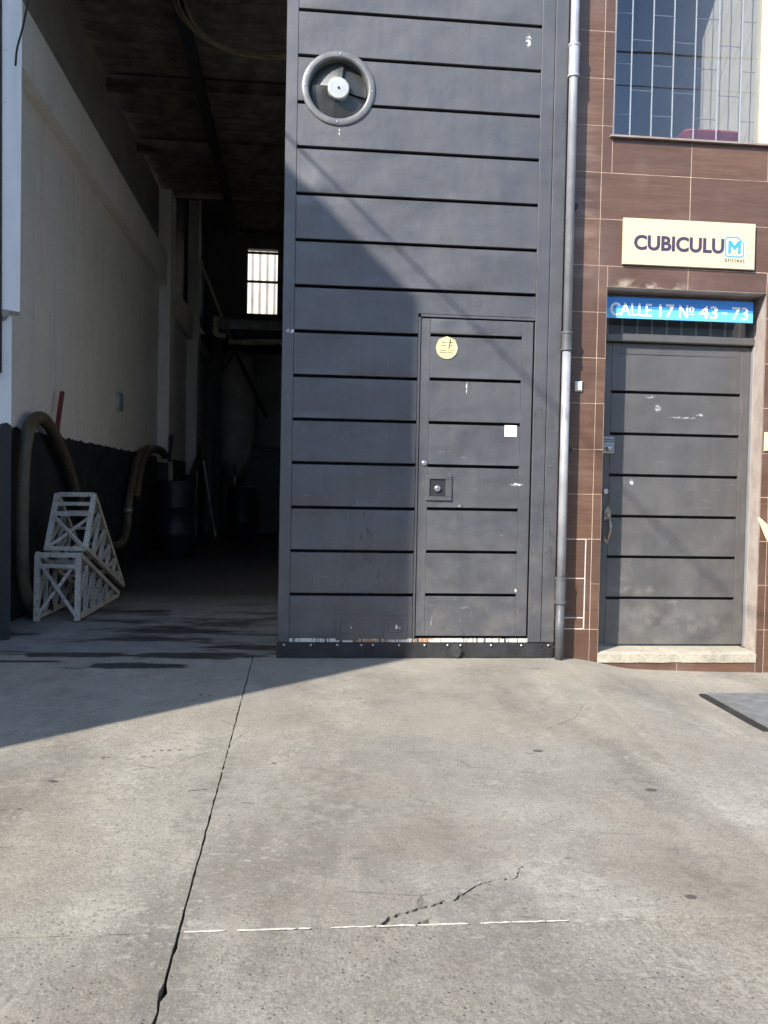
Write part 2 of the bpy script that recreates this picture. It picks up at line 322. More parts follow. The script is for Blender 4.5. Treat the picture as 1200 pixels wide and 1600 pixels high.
# ------------------------------------------------------------------ mesh helpers
class MB:
    def __init__(s): s.v = []; s.f = []
    def add(s, v, f):
        k = len(s.v); s.v += [tuple(q) for q in v]; s.f += [tuple(i+k for i in q) for q in f]; return s
    def box(s, x0, x1, y0, y1, z0, z1):
        return s.add([(x0,y0,z0),(x1,y0,z0),(x1,y1,z0),(x0,y1,z0),(x0,y0,z1),(x1,y0,z1),(x1,y1,z1),(x0,y1,z1)],
                     [(0,3,2,1),(4,5,6,7),(0,1,5,4),(1,2,6,5),(2,3,7,6),(3,0,4,7)])
    def panel(s, x0, x1, z0, z1, yf, th, ch=.003):       # slab facing -Y with chamfered front edges
        v = [(x0+ch,yf,z0+ch),(x1-ch,yf,z0+ch),(x1-ch,yf,z1-ch),(x0+ch,yf,z1-ch)]
        v += [(x0,yf+ch,z0),(x1,yf+ch,z0),(x1,yf+ch,z1),(x0,yf+ch,z1)]
        v += [(x0,yf+th,z0),(x1,yf+th,z0),(x1,yf+th,z1),(x0,yf+th,z1)]
        f = [(0,1,2,3),(8,11,10,9)]
        for a in (0, 4):
            for i in range(4):
                j = (i+1) % 4; f.append((a+4+i, a+4+j, a+j, a+i))
        return s.add(v, f)
    def bar(s, p, q, w, h=None, up=(0, 0, 1)):           # rectangular bar between two points
        p, q = Vector(p), Vector(q); h = h or w; d = (q-p).normalized(); u = Vector(up)
        if abs(d.dot(u)) > .95: u = Vector((0, 1, 0))
        a = d.cross(u).normalized()*w/2; b = a.cross(d).normalized()*h/2
        v = [p-a-b, p+a-b, p+a+b, p-a+b, q-a-b, q+a-b, q+a+b, q-a+b]
        return s.add(v, [(0,3,2,1),(4,5,6,7),(0,1,5,4),(1,2,6,5),(2,3,7,6),(3,0,4,7)])
    def tube(s, pts, r, n=10, caps=True):
        pts = [Vector(p) for p in pts]; k = len(pts); rings = []; a = None
        for i, p in enumerate(pts):
            d = (pts[min(i+1, k-1)]-pts[max(i-1, 0)]).normalized()
            if a is None:
                a = d.orthogonal().normalized()
            else:
                a = (a - d*a.dot(d)).normalized()
            b = d.cross(a); rr = r(i/(k-1)) if callable(r) else r
            rings += [p + (a*math.cos(t)+b*math.sin(t))*rr for t in (2*math.pi*j/n for j in range(n))]
        f = []
        for i in range(k-1):
            for j in range(n):
                j2 = (j+1) % n; f.append((i*n+j, i*n+j2, (i+1)*n+j2, (i+1)*n+j))
        if caps: f += [tuple(range(n-1, -1, -1)), tuple(range((k-1)*n, k*n))]
        return s.add(rings, f)
    def lathe(s, c, prof, n=32, axis='Y', close=False):   # prof: (radius, offset along axis)
        c = Vector(c); v = []; f = []; k = len(prof)
        for r, o in prof:
            for j in range(n):
                t = 2*math.pi*j/n; a, b = r*math.cos(t), r*math.sin(t)
                v.append(c + (Vector((a, o, b)) if axis == 'Y' else Vector((a, b, o))))
        for i in range(k-1):
            for j in range(n):
                j2 = (j+1) % n; q = (i*n+j, i*n+j2, (i+1)*n+j2, (i+1)*n+j)
                f.append(q if axis == 'Y' else q)
        if close: f += [tuple(range(n)), tuple(range((k-1)*n, k*n))]
        return s.add(v, f)
    nf = 0
    def build(s, name, mat, parent=None, smooth=False, fix=True):
        if s.nf: fix = False
        me = bpy.data.meshes.new(name); me.from_pydata(s.v, [], s.f); me.update()
        if fix:
            bm = bmesh.new(); bm.from_mesh(me); bmesh.ops.recalc_face_normals(bm, faces=bm.faces); bm.to_mesh(me); bm.free()
        if smooth:
            me.polygons.foreach_set('use_smooth', [True]*len(me.polygons))
        if s.nf: me.polygons.foreach_set('use_smooth', [i < s.nf for i in range(len(me.polygons))])
        return link(name, me, mat, parent)
def link(name, me, mat, parent=None):
    if mat: me.materials.clear(); me.materials.append(M[mat])
    o = bpy.data.objects.new(name, me); COL.objects.link(o)
    if parent:
        o.parent = parent
        base = parent
        if base.type == 'EMPTY': o.location = -base.location
    return o
def tag(o, label, cat, group=None):
    o['label'] = label; o['category'] = cat
    if group: o['group'] = group
    return o
def thing(name, loc, label, cat, group=None):
    e = bpy.data.objects.new(name, None); COL.objects.link(e); e.location = loc; e.empty_display_size = .1
    return tag(e, label, cat, group)
def struct(o): o['kind'] = 'structure'; return o
def struct_root(name):
    e = bpy.data.objects.new(name, None); COL.objects.link(e); e['kind'] = 'structure'; return e
def smooth_path(pts, n=8):
    pts = [Vector(p) for p in pts]; P = [pts[0]*2-pts[1]]+pts+[pts[-1]*2-pts[-2]]; out = []
    for i in range(1, len(P)-2):
        a, b, c, d = P[i-1:i+3]
        for k in range(n):
            t = k/n
            out.append(.5*((2*b)+(c-a)*t+(2*a-5*b+4*c-d)*t*t+(3*b-a-3*c+d)*t**3))
    return out+[pts[-1]]
def text_mesh(name, txt, x0, x1, z0, z1, y, mat, parent, bold=0., depth=.002):
    """flat lettering facing -Y, fitted into the box x0..x1, z0..z1"""
    cu = bpy.data.curves.new('tmp', 'FONT'); cu.body = txt; cu.size = 1; cu.offset = bold; cu.resolution_u = 4
    cu.extrude = .001
    o = bpy.data.objects.new('tmp', cu); COL.objects.link(o); bpy.context.view_layer.update()
    me = bpy.data.meshes.new_from_object(o.evaluated_get(bpy.context.evaluated_depsgraph_get()))
    bpy.data.objects.remove(o); bpy.data.curves.remove(cu)
    xs = [v.co.x for v in me.vertices]; ys = [v.co.y for v in me.vertices]
    a, b, c, d = min(xs), max(xs), min(ys), max(ys)
    for v in me.vertices:
        v.co = Vector((x0+(v.co.x-a)/(b-a)*(x1-x0), y-(depth if v.co.z > 0 else 0), z0+(v.co.y-c)/(d-c)*(z1-z0)))
    me.name = name
    return link(name, me, mat, parent)
def jitter_line(p, q, step=.035, amp=.002):
    p, q = Vector(p), Vector(q); n = max(1, int((q-p).length/step)); d = (q-p).normalized(); nn = Vector((-d.y, d.x))
    return [p+(q-p)*(i/n)+nn*random.uniform(-amp, amp)*(i > 0)*(3 if random.random() < .10 else 1) for i in range(n)]
def slab(name, outline, mat, parent, z=0., th=.12, ch=.003):
    bm = bmesh.new(); vs = [bm.verts.new((p[0], p[1], z)) for p in outline]; f = bm.faces.new(vs)
    if f.normal.z < 0: f.normal_flip()
    r = bmesh.ops.extrude_face_region(bm, geom=[f]); 
    for e in r['geom']:
        if isinstance(e, bmesh.types.BMVert): e.co.z -= th
    bmesh.ops.triangulate(bm, faces=[q for q in bm.faces if len(q.verts) > 4])
    bmesh.ops.recalc_face_normals(bm, faces=bm.faces)
    me = bpy.data.meshes.new(name); bm.to_mesh(me); bm.free()
    return link(name, me, mat, parent)

# ------------------------------------------------------------------ ground
b = MB(); b.add([(-400,-400,-.30),(400,-400,-.30),(400,400,-.30),(-400,400,-.30)], [(0,1,2,3)]); struct(b.build('ground', 'dirt', fix=False))
b = MB(); b.box(-60, 60, -14.0, -6.2, -.29, -.16); struct(b.build('road', 'asphalt'))
drive = struct_root('driveway')
b = MB(); b.box(-6, 1.6, -6.1, -.02, -.25, -.03); b.build('joint_bed', 'dirt', drive)
JX, JY = -.273, -3.376
def edge(p, q, **k): return jitter_line(p, q, **k)
RB0, RB1 = (1.69, .03), (1.395, JY)           # right edge of the driveway apron
o = edge((-5, JY+.003), (JX-.003, JY+.003), amp=.0014)+edge((JX-.003, JY+.003), (JX-.003, .18), amp=.0016)+edge((JX-.003, .18), (-5, .18), amp=0)+[(-5, .18)]
slab('slab', o[:-1], 'concrete_left', drive, z=-.0012)
crack = [(.222,JY),(.237,-3.352),(.250,-3.335),(.29,-3.315),(.325,-3.293),(.36,-3.283),(.395,-3.258),(.43,-3.25),(.455,-3.222),(.492,-3.185),(.53,-3.158),(.575,-3.145),(.625,-3.13),(.645,-3.075),(.672,-3.046)]
random.seed(4); cr = []
for (xa, ya), (xb_, yb_) in zip(crack, crack[1:]):
    for k in range(4):
        t = k/4; q = .0055 if k else .002
        cr.append((xa+(xb_-xa)*t+random.uniform(-q, q)*.6, ya+(yb_-ya)*t+random.uniform(-q, q)))
crack = [crack[0]]+cr[1:]+[crack[-1]]
up_side = [(x-.003*(1-i/len(crack))**.5+random.uniform(-.002,.002), y+.0065*(1-i/len(crack))**.6+random.uniform(-.001,.002)) for i, (x, y) in enumerate(crack)]
lo_side = [(x+.002, y-.004*(1-i/len(crack))**.6) for i, (x, y) in enumerate(crack)]
up_side[0] = (crack[0][0]-.006, JY+.004); lo_side[0] = (crack[0][0]+.004, JY+.004)
o = edge((JX+.003, JY+.004), up_side[0])+up_side+lo_side[::-1][1:]+edge(lo_side[0], (.31, JY+.004))[1:]
o += [(.31, JY+.004), (.318, JY+.016), (.33, JY+.020), (.345, JY+.028), (.352, JY+.018), (.366, JY+.012), (.372, JY+.004)]
o += edge((.372, JY+.004), (RB1[0]-.001, JY+.004))[1:]+edge((RB1[0]-.001, JY+.004), (RB0[0]-.001, RB0[1]), amp=.0015)+edge(RB0, (JX+.003, .12), amp=0)+edge((JX+.003, .12), (JX+.003, JY+.004), amp=.0016)
slab('slab', o, 'concrete', drive)
o = edge((-5, -6.1), (JX-.0042, -6.1))+edge((JX-.0042, -6.1), (JX-.004, JY-.003), amp=.003)+edge((JX-.004, JY-.003), (-5, JY-.003), amp=.0014)+edge((-5, JY-.003), (-5, -6.1))
slab('slab', o, 'concrete_rough', drive, z=-.001)
o = edge((JX+.0042, -6.1), (2.9, -6.1))+edge((2.9, -6.1), (2.9, JY-.004))+edge((2.9, JY-.004), (JX+.0035, JY-.004))+edge((JX+.0035, JY-.004), (JX+.0042, -6.1), amp=.003)
slab('slab', o, 'concrete_rough', drive, z=-.0015)
# pale mortar left in the cross joint, in broken lengths
random.seed(17); xm = JX+.012
while xm < .70:
    a, c = xm, min(.70, xm+random.uniform(.03, .16)); xm = c+random.choice((.002, .004, .03, .05))
    n = max(3, int((c-a)/.012)); v = []; f = []
    for i in range(n+1):
        x = a+(c-a)*i/n; w = random.uniform(.0012, .0034)*(1 if 0 < i < n else .3); dy = random.uniform(-.0008, .0008)
        v += [(x, JY+dy-w, -.0008), (x, JY+dy+w, .0006)]
        if i: f.append((2*i-2, 2*i, 2*i+1, 2*i-1))
    MB().add(v, f).build('mortar_strip', 'mortar', drive, fix=False)
MB().add([(-5, JY-.006, -.004), (JX-.004, JY-.006, -.004), (JX-.004, JY+.006, -.003), (-5, JY+.006, -.003)], [(0, 1, 2, 3)]).build('joint_filler', 'dirt', drive, fix=False)
for x0, x1 in ((.70, 1.39),):
    MB().add([(x0,JY-.004,-.003),(x1,JY-.004,-.003),(x1,JY+.004,-.002),(x0,JY+.004,-.002)], [(0,1,2,3)]).build('joint_filler', 'concrete', drive, fix=False)

def sstep(t): t = max(0, min(1, t)); return t*t*(3-2*t)
def pav_z(x, y, xb):
    d = sstep((x-xb)/.55)*sstep((y+3.3)/2.2)
    return -.0025*min(1, (x-xb)/.05+.7) - d*(.070+.035*min(1, max(0, (x-1.9)/1.2))) + .006*mnoise.noise(Vector((x*1.7, y*1.7, 0)))*sstep((x-xb)/.3)
v = []; f = []; NX, NY = 70, 60
for j in range(NY+1):
    y = JY+.004+(.045-JY-.004)*j/NY; t = (y-JY)/(.03-JY); xb = RB1[0]+(RB0[0]-RB1[0])*t - .004 + .001*math.sin(j*1.7)
    for i in range(NX+1):
        u = i/NX; x = xb+(9-xb)*(u**2.2)
        v.append((x, y, pav_z(x, y, xb)))
for j in range(NY):
    for i in range(NX):
        a = j*(NX+1)+i; f.append((a, a+1, a+NX+2, a+NX+1))
pv = MB().add(v, f).build('pavement', 'concrete_pavement', smooth=True, fix=False); struct(pv)
b = MB(); b.box(2.905, 9, -6.1, JY-.004, -.25, -.002); struct(b.build('pavement', 'concrete_pavement'))
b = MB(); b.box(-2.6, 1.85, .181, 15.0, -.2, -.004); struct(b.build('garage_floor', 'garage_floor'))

ic = thing('inspection_cover', (2.7, -1.05, -.1), 'flat grey metal inspection cover lying in the pavement before the office door', 'cover')
b = MB(); zc = -.066
b.add([(2.36,-.71,zc+.004),(2.98,-.69,zc-.004),(2.98,-1.43,zc-.002),(2.335,-1.42,zc+.008),(2.36,-.71,zc-.05),(2.98,-.69,zc-.05),(2.98,-1.43,zc-.05),(2.335,-1.42,zc-.05)], [(0,1,2,3),(4,7,6,5),(0,4,5,1),(1,5,6,2),(2,6,7,3),(3,7,4,0)])
b.build('plate', 'cover_metal', ic)
b = MB(); b.bar((2.340,-.69,zc-.012), (2.312,-1.44,zc-.010), .036, .014); b.build('gap_shade_strip', 'rubber', ic)  # dark strip added for the shaded gap along the cover's left edge

# ------------------------------------------------------------------ garage building
gb = thing('garage_building', (-2.4, 3, 0), 'dim garage hall with white and black walls behind the open gateway', 'building')
WX = -2.2
# front pier with splayed white face
PA, PB, PBL = Vector((-2.25, .35)), Vector((-1.905, .66)), Vector((-1.955, .66))
def pier_mesh(name, z0, z1, right, off, mat, jag=None, n=14):
    b = MB(); d = (right-PA); nn = Vector((d.y, -d.x)).normalized()*off; v = []; f = []
    for i in range(n+1):
        p = PA+d*(i/n)+nn
        zt = z1 + (jag(i) if jag else 0)
        v += [(p.x, p.y, z0), (p.x, p.y, zt)]
        if i: f.append((2*i-2, 2*i, 2*i+1, 2*i-1))
    k = len(v); v += [(right.x+nn.x, right.y+nn.y, z0), (right.x+nn.x, right.y+nn.y, z1+(jag(n) if jag else 0)), (WX-.02, right.y+.03, z0), (WX-.02, right.y+.03, z1)]
    f.append((k, k+2, k+3, k+1))
    k = len(v); v += [(PA.x+nn.x, PA.y+nn.y, z0), (-2.3, PA.y, z0), (-2.3, PA.y, z1), (PA.x+nn.x, PA.y+nn.y, z1)]
    f.append((k, k+3, k+2, k+1))
    b.add(v, f); return b.build(name, mat, gb, fix=False)
pier_mesh('pier', -.05, 2.235, PBL, 0, 'pier_white')
pier_mesh('pier_plaster', 2.225, 5.9, PB, .006, 'pier_white')
# ragged lower lip of the broken plaster
random.seed(3); b = MB(); d = PB-PA; nn = Vector((d.y, -d.x)).normalized()
v = []; f = []; n = 22
for i in range(n+1):
    p = PA+d*(i/n)+nn*.006; dz = -.02-.035*random.random() if i < n-3 else .03*(i-n+3)
    q = p-nn*.02
    v += [(p.x, p.y, 2.226), (p.x, p.y, 2.226+min(dz, 0)+.0), (q.x, q.y, 2.21+min(dz,0)-.01)]
    if i: f += [(3*i-3, 3*i-2, 3*i+1, 3*i), (3*i-2, 3*i-1, 3*i+2, 3*i+1)]
b.add(v, f).build('plaster_lip', 'reveal', gb)
random.seed(5)
pier_mesh('pier_dado', -.05, 1.475, PBL, .005, 'dado_black', jag=lambda i: .012*math.sin(i*2.1)+.006*random.random()-.012*i/14)
b = MB(); b.box(-4.6, -2.24, .36, .66, -.1, 6.0); b.build('front_wall', 'pier_white', gb)
# long side wall with beam, pilasters and dado
b = MB(); b.box(WX-.25, WX, .66, 15.2, -.1, 4.14); b.build('wall', 'white_wall', gb)
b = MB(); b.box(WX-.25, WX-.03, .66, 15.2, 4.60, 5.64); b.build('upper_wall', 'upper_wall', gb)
b = MB(); b.box(WX-.25, WX+.12, .66, 8.75, 4.135, 4.605); b.build('ring_beam', 'white_wall', gb)
b = MB(); b.box(WX-.25, WX+.10, 8.85, 15.2, 3.85, 4.35); b.build('ring_beam', 'white_wall', gb)
for y0, y1, x1, zt in ((8.33, 8.85, WX+.17, 5.6), (11.7, 12.1, WX+.2, 6.6)):
    b = MB(); b.box(WX-.02, x1, y0, y1, -.05, zt); b.build('pilaster', 'white_wall', gb)
def dado(y0, y1, x, z):
    b = MB(); n = int((y1-y0)/.06); v = []; f = []
    for i in range(n+1):
        y = y0+(y1-y0)*i/n; zz = z+.012*math.sin(i*1.3)*math.sin(i*.37)+random.uniform(-.008, .008)
        v += [(x, y, -.05), (x, y, zz)]
        if i: f.append((2*i-2, 2*i-1, 2*i+1, 2*i))
    b.add(v, f); b.build('dado', 'dado_black', gb, fix=True)
dado(.70, 8.30, WX+.006, 1.49); dado(8.86, 11.68, WX+.006, 1.49); dado(12.12, 15.0, WX+.006, 1.45)
b = MB(); b.box(WX-.01, WX+.176, 8.322, 8.33, -.05, 1.40); b.build('pilaster_dado', 'dado_black', gb)
b = MB(); b.box(WX-.01, WX+.206, 11.692, 11.70, -.05, 1.25); b.build('pilaster_dado', 'dado_black', gb)
# right hand party wall, back wall with opening, lintel over the gateway
b = MB(); b.box(1.75, 1.95, .5, 15.2, -.1, 6.9); b.build('party_wall', 'white_wall', gb)
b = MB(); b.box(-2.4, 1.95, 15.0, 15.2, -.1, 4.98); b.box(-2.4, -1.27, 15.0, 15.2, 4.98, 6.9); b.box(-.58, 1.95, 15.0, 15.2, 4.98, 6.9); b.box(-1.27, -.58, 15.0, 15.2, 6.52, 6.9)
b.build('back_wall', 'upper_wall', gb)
b = MB(); b.box(-2.35, 1.66, .12, .45, 5.45, 6.9); b.build('lintel', 'pier_white', gb)
# roof: corrugated sheets on steel
def corr(name, x0, x1, y0, y1, z0, z1, pitch, amp, mat, parent, along='Y'):
    b = MB(); L = (y1-y0) if along == 'Y' else (x1-x0); n = int(L/pitch*6); v = []; f = []
    for i in range(n+1):
        t = i/n; w = amp*math.sin(2*math.pi*i/6)
        if along == 'Y':
            z = z0+(z1-z0)*t+w; v += [(x0, y0+L*t, z), (x1, y0+L*t, z)]
        else:
            v += [(x0+L*t, y0+w, z0), (x0+L*t, y0+w, z1)]
        if i: f.append((2*i-2, 2*i, 2*i+1, 2*i-1))
    b.add(v, f); return b.build(name, mat, parent, smooth=True, fix=False)
corr('roof_sheet', -2.4, 1.95, .2, 8.8, 5.68, 5.72, .18, .025, 'roof_sheet', gb)
corr('roof_sheet', -2.4, 1.95, 8.6, 15.25, 6.88, 6.9, .18, .025, 'roof_sheet', gb)
b = MB(); b.box(-2.4, 1.95, 8.75, 8.86, 5.62, 6.95); b.build('roof_riser', 'roof_sheet', gb)
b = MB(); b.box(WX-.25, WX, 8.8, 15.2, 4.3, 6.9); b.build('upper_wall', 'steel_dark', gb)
for y, z in ((1.0, 5.60), (2.4, 5.60), (4.75, 5.60), (6.6, 5.60)):
    b = MB(); b.bar((-2.3, y, z), (1.8, y, z), .09, .14); b.bar((-2.3, y-.03, z-.085), (1.8, y-.03, z-.085), .14, .012); b.build('cross_beam', 'roof_sheet', gb)
for x in (-1.17, .1):
    b = MB(); b.bar((x, .3, 5.48), (x, 8.7, 5.48), .10, .14, up=(0,0,1)); b.build('long_beam', 'steel_dark', gb)
for z in (5.0, 5.76, 6.42):
    b = MB(); b.bar((-1.3, 14.97, z), (.35, 14.97, z), .05, .05); b.build('window_bar', 'steel_dark', gb)
sh = corr('corrugated_wall', -3.2, 2.2, 17.6, 17.6, 3.5, 8.4, .19, .03, 'corrugated_white', None, along='X')
tag(sh, 'sunlit white corrugated sheet wall seen through the small high back opening', 'wall')

# steel platform at the back
pf = thing('steel_platform', (-1.7, 13, 0), 'dark steel post and beam frame with brace at the back of the garage', 'frame')
b = MB(); b.bar((-1.74, 13.0, -.02), (-1.74, 13.0, 4.3), .16, .16); b.build('post', 'steel_dark', pf)
b = MB(); b.bar((-1.8, 13.0, 4.40), (1.7, 13.0, 4.40), .12, .2); b.build('beam', 'steel_grey', pf)
b = MB(); b.bar((-1.74, 12.98, 3.3), (-1.1, 12.98, 4.25), .07, .07); b.build('brace', 'steel_dark', pf)
b = MB(); b.bar((-1.5, 13.05, 4.1), (-.75, 14.2, 2.6), .05, .05); b.build('brace', 'steel_dark', pf)
b = MB(); b.box(-2.1, 1.7, 13.1, 15, 4.1, 4.2); b.build('deck', 'steel_dark', pf)

# ------------------------------------------------------------------ metal gate
GX0, GX1, GZ0, GZ1 = -.121, 1.662, .10, 5.6
gt = thing('metal_gate', (.77, .03, 0), 'tall charcoal steel gate leaf with black horizontal grooves and a wicket door', 'gate')
FX0, FX1, FZ0 = -.048, 1.487, 0
gz = [.405, .679, .952, 1.230, 1.505, 1.777, 2.052, 2.332, 2.618, 2.900, 3.186, 3.463, 3.745, 4.024, 4.305, 4.585, 4.865, 5.145, 5.425]
GAP = .0095
FAN = Vector((.203, 0, 3.556)); FR = .186
cutter = MB(); cutter.lathe((FAN.x, 0, FAN.z), [(FR+.004, -.2), (FR+.004, .3)], 48, close=True)
cut = cutter.build('cutter', None)
def boolean(o):
    md = o.modifiers.new('b', 'BOOLEAN'); md.object = cut; md.operation = 'DIFFERENCE'; md.solver = 'EXACT'
    bpy.context.view_layer.update()
    me = bpy.data.meshes.new_from_object(o.evaluated_get(bpy.context.evaluated_depsgraph_get()))
    o.modifiers.clear(); me.name = o.name; o.data = me
def dent_panel(x0, x1, z0, z1, yf, th, ch, nx, nz, amp, seed):
    """sheet-steel panel, its face very slightly buckled"""
    b = MB(); v = []; f = []
    for j in range(nz+1):
        for i in range(nx+1):
            x = x0+(x1-x0)*i/nx; z = z0+(z1-z0)*j/nz; e = i in (0, nx) or j in (0, nz)
            xx = min(max(x, x0+ch), x1-ch); zz = min(max(z, z0+ch), z1-ch)
            d = 0 if e else amp*mnoise.noise(Vector((x*2.3, seed*3.1, z*2.6)))+amp*.6*mnoise.noise(Vector((x*6, seed*1.7, z*5)))
            v.append((xx, yf+d, zz))
    for j in range(nz):
        for i in range(nx):
            a = j*(nx+1)+i; f.append((a, a+1, a+nx+2, a+nx+1))
    per = [i for i in range(nx+1)]+[j*(nx+1)+nx for j in range(1, nz+1)]+[nz*(nx+1)+i for i in range(nx-1, -1, -1)]+[j*(nx+1) for j in range(nz-1, 0, -1)]
    k = len(v); P = len(per)
    for q in per: v.append(v[q])
    for q in per:
        x, _, z = v[q]; x = x0 if x < x0+ch*1.5 else x1 if x > x1-ch*1.5 else x; z = z0 if z < z0+ch*1.5 else z1 if z > z1-ch*1.5 else z
        v.append((x, yf+ch, z))
    for q in range(P): v.append((v[k+P+q][0], yf+th, v[k+P+q][2]))
    for q in range(P):
        r = (q+1) % P; f += [(k+q, k+P+q, k+P+r, k+r), (k+P+q, k+2*P+q, k+2*P+r, k+P+r)]
    b.add(v, f); b.nf = nx*nz; return b
random.seed(31); gz = [q+random.uniform(-.0025, .0025) for q in gz]; zs = [GZ0+.025]+gz+[GZ1]
for i in range(len(zs)-1):
    z0 = zs[i]+(GAP if i else 0); z1 = zs[i+1]-GAP
    if i == len(zs)-2: z1 = zs[i+1]
    x1 = .733 if zs[i] < 2.0 else FX1
    nx = 14 if x1 < 1 else 26
    if abs((z0+z1)/2-FAN.z) < .45:
        b = MB(); b.panel(FX0, x1, z0, z1, 0, .03, .0025); o = b.build('panel', 'gate_paint', gt); boolean(o)
    else:
        o = dent_panel(FX0, x1, z0, z1, 0, .03, .0025, nx, 8, .0075, i).build('panel', 'gate_paint', gt, smooth=False)
# above the wicket the row from 2.05 to 2.33 runs on over the door: fill the head piece beside it
b = MB(); b.panel(GX0, FX0-.001, GZ0, GZ1, -.001, .05, .003); b.build('stile', 'gate_paint', gt)
b = MB(); b.panel(FX1+.001, 1.573, GZ0, GZ1, 0, .05, .003); b.build('stile', 'gate_paint', gt)
b = MB(); b.panel(1.577, GX1, GZ0, GZ1, .002, .05, .003); b.build('stile', 'gate_paint', gt)
b = MB(); b.panel(.7345, .7485, GZ0+.022, 2.166, -.004, .045, .002); b.build('door_post', 'gate_paint', gt)
b = MB(); b.panel(.7495, FX1, 2.169, 2.185, -.004, .045, .002); b.build('door_head', 'gate_paint', gt)
b = MB(); b.panel(FX0, FX1, GZ0, GZ0+.0235, -.003, .045, .002); b.build('foot_strip', 'worn_strip', gt)
bk = MB(); bk.box(GX0+.01, GX1-.01, .055, .062, .06, GZ1-.01); o = bk.build('backing_sheet', 'steel_dark', gt); boolean(o)
bpy.data.objects.remove(cut)
# replace: row just over the door reaches down only to the door head on the right
for o in [q for q in gt.children if q.name.startswith('panel')]:
    zz = [v.co.z for v in o.data.vertices]; xx = [v.co.x for v in o.data.vertices]
    if min(zz) > 2.0 and min(zz) < 2.1 and max(xx) > 1:
        me = o.data; mm = me.materials[0]
        b = MB(); b.add([(FX0+.002,0,2.064),(.732,0,2.064),(.732,0,2.189),(FX1-.002,0,2.189),(FX1-.002,0,2.320),(FX0+.002,0,2.320)], [(0,1,2,3,4,5)])
        v = list(b.v); n6 = len(v); outer = [(FX0,.003,2.0615),(.734,.003,2.0615),(.734,.003,2.1865),(FX1,.003,2.1865),(FX1,.003,2.3225),(FX0,.003,2.3225)]
        back = [(x, .03, z) for x, _, z in outer]; b.add(outer+back, [])
        for a in range(6):
            c = (a+1) % 6; b.f += [(a, 6+a, 6+c, c), (6+a, 12+a, 12+c, 6+c)]
        new = bpy.data.meshes.new('panel'); new.from_pydata(b.v, [], b.f); new.update()
        bm = bmesh.new(); bm.from_mesh(new); bmesh.ops.triangulate(bm, faces=[q for q in bm.faces if len(q.verts) > 4]); bmesh.ops.recalc_face_normals(bm, faces=bm.faces); bm.to_mesh(new); bm.free()
        new.materials.append(mm); o.data = new
# rubber skirt
for a, c, dz in ((GX0-.004, .435, 0), (.437, .99, -.002), (.992, 1.655, .002)):
    n = 14; v = []; f = []
    for i in range(n+1):
        x = a+(c-a)*i/n; w = .004*math.sin(i*1.1+a*5)
        v += [(x, -.012+w, .004+dz), (x, -.010+w*.4, .098+.006*math.sin(i*.9+a)), (x, -.003, .004), (x, -.003, .097)]
        if i: f += [(4*i-4, 4*i, 4*i+1, 4*i-3), (4*i-3, 4*i+1, 4*i+3, 4*i-1), (4*i-4, 4*i-2, 4*i+2, 4*i)]
    f += [(0, 1, 3, 2), (4*n, 4*n+2, 4*n+3, 4*n+1)]
    rf = MB().add(v, f).build('rubber_skirt', 'rubber', gt)
    for t in (.08, .38, .68, .95):
        x = a+(c-a)*t; MB().lathe((x, -.016, .084), [(.0, -.004), (.007, -.003), (.008, .004)], 10).build('bolt', 'steel', rf, smooth=True)
b = MB(); b.add([(.985,-.014,.012),(1.03,-.03,.006),(1.05,-.035,.05),(.99,-.016,.09),(1.02,-.016,.096)], [(0,1,2,3),(3,2,4)]); b.build('torn_flap', 'rubber', gt, fix=False)
# two blanked-off boxes low on the leaf
for x0, x1, z0, z1 in ((.245, .39, .114, .277), (.55, .70, .119, .27)):
    f_ = MB(); f_.panel(x0, x1, z0, z1, -.007, .006, .002); bx_ = f_.build('cover_plate', 'gate_paint', gt)
    f_ = MB(); f_.panel(x0+.028, x1-.03, z0+.045, z1-.03, -.011, .004, .002); f_.build('hatch', 'gate_paint', bx_)
    MB().lathe((x1-.05, -.0115, (z0+z1)/2), [(0, -.003), (.006, -.002), (.007, .002)], 8).build('screw', 'steel', bx_)
# wicket door
wk = MB(); DX0, DX1, DZ0, DZ1 = .754, 1.476, .142, 2.160
o = MB(); o.panel(DX0, .812, DZ0, DZ1, -.001, .045, .002); o.panel(1.404, DX1, DZ0, DZ1, -.001, .045, .002)
wd = o.build('wicket_door', 'gate_paint', gt); wd['label'] = 'narrow wicket door cut into the charcoal gate'
wz = [.405, .681, .955, 1.229, 1.503, 1.778, 2.056]; zs = [DZ0]+wz+[DZ1]
for i in range(len(zs)-1):
    z0 = zs[i]+(GAP if i else 0); z1 = zs[i+1]-(GAP if i < len(zs)-2 else 0)
    dent_panel(.8125, 1.4035, z0, z1, -.001, .03, .0025, 14, 8, .0045, 40+i).build('panel', 'gate_paint', wd)
f_ = MB(); X0, X1, Z0, Z1 = .802, .968, 1.008, 1.170
for q in ((X0, X1, Z1-.026, Z1), (X0, X1, Z0, Z0+.026), (X0, X0+.024, Z0+.026, Z1-.026), (X1-.04, X1, Z0+.026, Z1-.026)): f_.panel(*q, -.012, .011, .003)
lb = f_.build('lock_box', 'gate_paint', wd)
f_ = MB(); f_.panel(X0+.024, X1-.04, Z0+.026, Z1-.026, -.003, .002, .0005); f_.build('lock_recess', 'steel_dark', lb)
MB().lathe((.875, -.004, 1.085), [(0, -.014), (.012, -.014), (.020, -.010), (.022, -.002)], 18).build('lock_cylinder', 'steel', lb, smooth=True)
MB().lathe((.787, -.002, 1.245), [(0, -.012), (.012, -.012), (.018, -.006), (.019, 0)], 18).build('peephole', 'steel', wd, smooth=True)
f_ = MB(); f_.bar((1.02, -.003, .985), (1.035, -.003, .980), .010, .006); f_.build('bolt_head', 'steel', wd)

